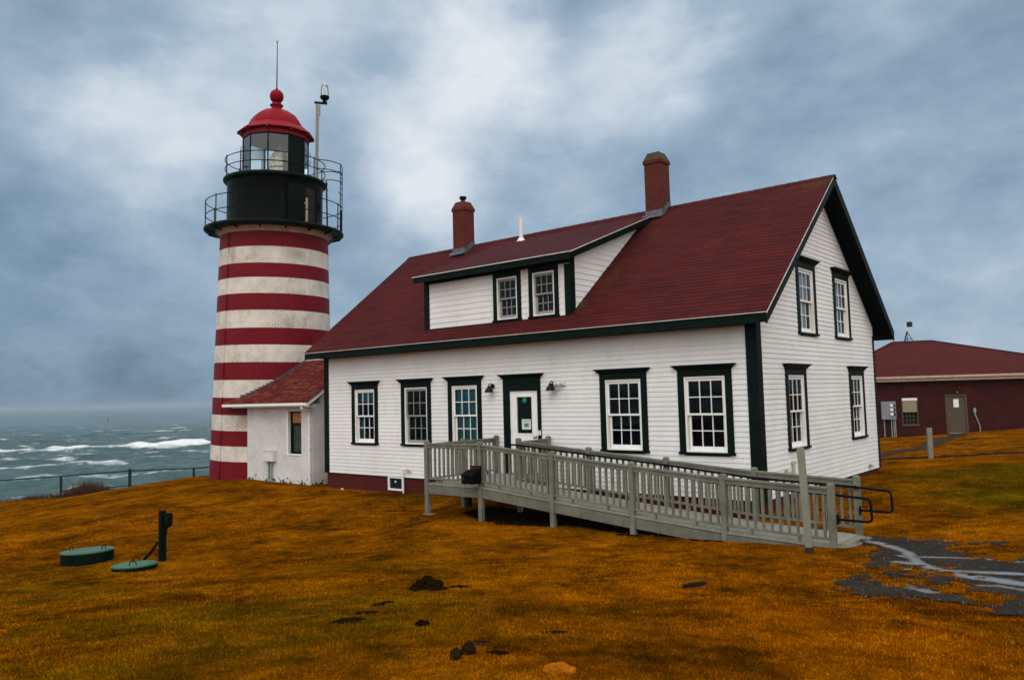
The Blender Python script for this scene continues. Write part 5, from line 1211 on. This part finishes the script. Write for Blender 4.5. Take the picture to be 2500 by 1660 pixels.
wob = t.vmath('SCALE', t.vmath('SUBTRACT', t.n('ShaderNodeTexNoise', i={'Vector': dirv, 'Scale': 3.2, 'Detail': 5., 'Roughness': .6}).outputs['Color'], (.5, .5, .5)), .26)
dw = t.vmath('ADD', dirv, wob)
den = t.math('ADD', dz, 1.3); cp = t.n('ShaderNodeCombineXYZ'); t.link(t.math('DIVIDE', sep.outputs[0], den), cp.inputs[0]); t.link(t.math('DIVIDE', sep.outputs[1], den), cp.inputs[1]); t.link(t.math('MULTIPLY', dz, 1.2), cp.inputs[2])
n1 = t.noise(cp.outputs[0], 5.2, 9, .56, .12); n2 = t.noise(t.vmath('ADD', cp.outputs[0], (5.3, 2.1, 1)), 13, 9, .6, .15)
val = t.math('ADD', t.math('MULTIPLY', t.math('SUBTRACT', n1, .5), .80), t.math('MULTIPLY', t.math('SUBTRACT', n2, .5), .40))
val = t.math('ADD', val, .50)
for (x, y, z, rad, amt) in ((-.593, .681, .430, .13, .56), (-.684, .659, .312, .15, .54), (-.877, .343, .337, .17, .26), (-.453, .792, .410, .12, .32), (-.38, .83, .41, .10, .18), (-.777, .490, .396, .17, .20), (-.843, .448, .299, .17, .22), (-.552, .775, .309, .14, .12), (-.75, .60, .19, .12, .05),
    (-.941, .318, .114, .26, -.12), (-.902, .377, .212, .16, -.08), (-.615, .708, .365, .09, -.12), (-.807, .404, .430, .12, -.10), (-.873, .282, .399, .13, -.12), (-.108, .939, .327, .2, -.14), (-.368, .860, .354, .13, -.06), (-.913, .408, .003, .24, -.10), (-.2, .97, .14, .36, .10), (-.45, .87, .2, .25, .08), (-.726, .639, .252, .13, .06)):
    d_ = t.vmath('DISTANCE', dw, (x, y, z), out=1); val = t.math('ADD', val, t.math('MULTIPLY', t.mapr(d_, 0, rad, 1, 0, True), amt))
cl = t.ramp(val, [(.0, (.060, .105, .160)), (.20, (.110, .185, .275)), (.40, (.220, .335, .455)), (.58, (.35, .465, .590)), (.78, (.58, .67, .77)), (1., (.80, .85, .90))])
# bright cloud deck in the half of the sky that lights the scene
bk = t.vmath('DOT_PRODUCT', dirv, (.42, -.52, .74), out=1)
cl = t.mix(t.mapr(bk, -.35, .75, 0, 1, True), cl, (1.58, 1.55, 1.50, 1))
bg2 = t.n('ShaderNodeBackground', i={'Color': cl, 'Strength': 1.})
mx = t.n('ShaderNodeMixShader', i={0: .93, 1: bg1.outputs[0], 2: bg2.outputs[0]}); t.link(mx.outputs[0], wout.inputs[0])

m = bpy.data.materials.new('sea_haze'); m.use_nodes = True; t = NT(m.node_tree); t.N.clear(); ho = t.n('ShaderNodeOutputMaterial')
pv = t.n('ShaderNodeVolumePrincipled', i={'Color': (.46, .57, .66, 1), 'Density': .00020, 'Anisotropy': .0}); t.link(pv.outputs[0], ho.inputs['Volume']); M['sea_haze'] = m
mb = MB(); mb.box(-9500, 9500, -9500, 9500, -21, 18); tag(mb.build('haze', 'sea_haze'), 'thin pale sea haze over water and land', 'haze', None, 'stuff')
vs = scene.view_settings; vs.view_transform = 'Standard'; vs.look = 'None'; vs.exposure = 0.; vs.gamma = 1.
cy_ = scene.cycles; cy_.use_denoising = True; cy_.max_bounces = 6; cy_.volume_bounces = 0; cy_.transparent_max_bounces = 12; cy_.caustics_reflective = False; cy_.caustics_refractive = False; cy_.sample_clamp_indirect = 4
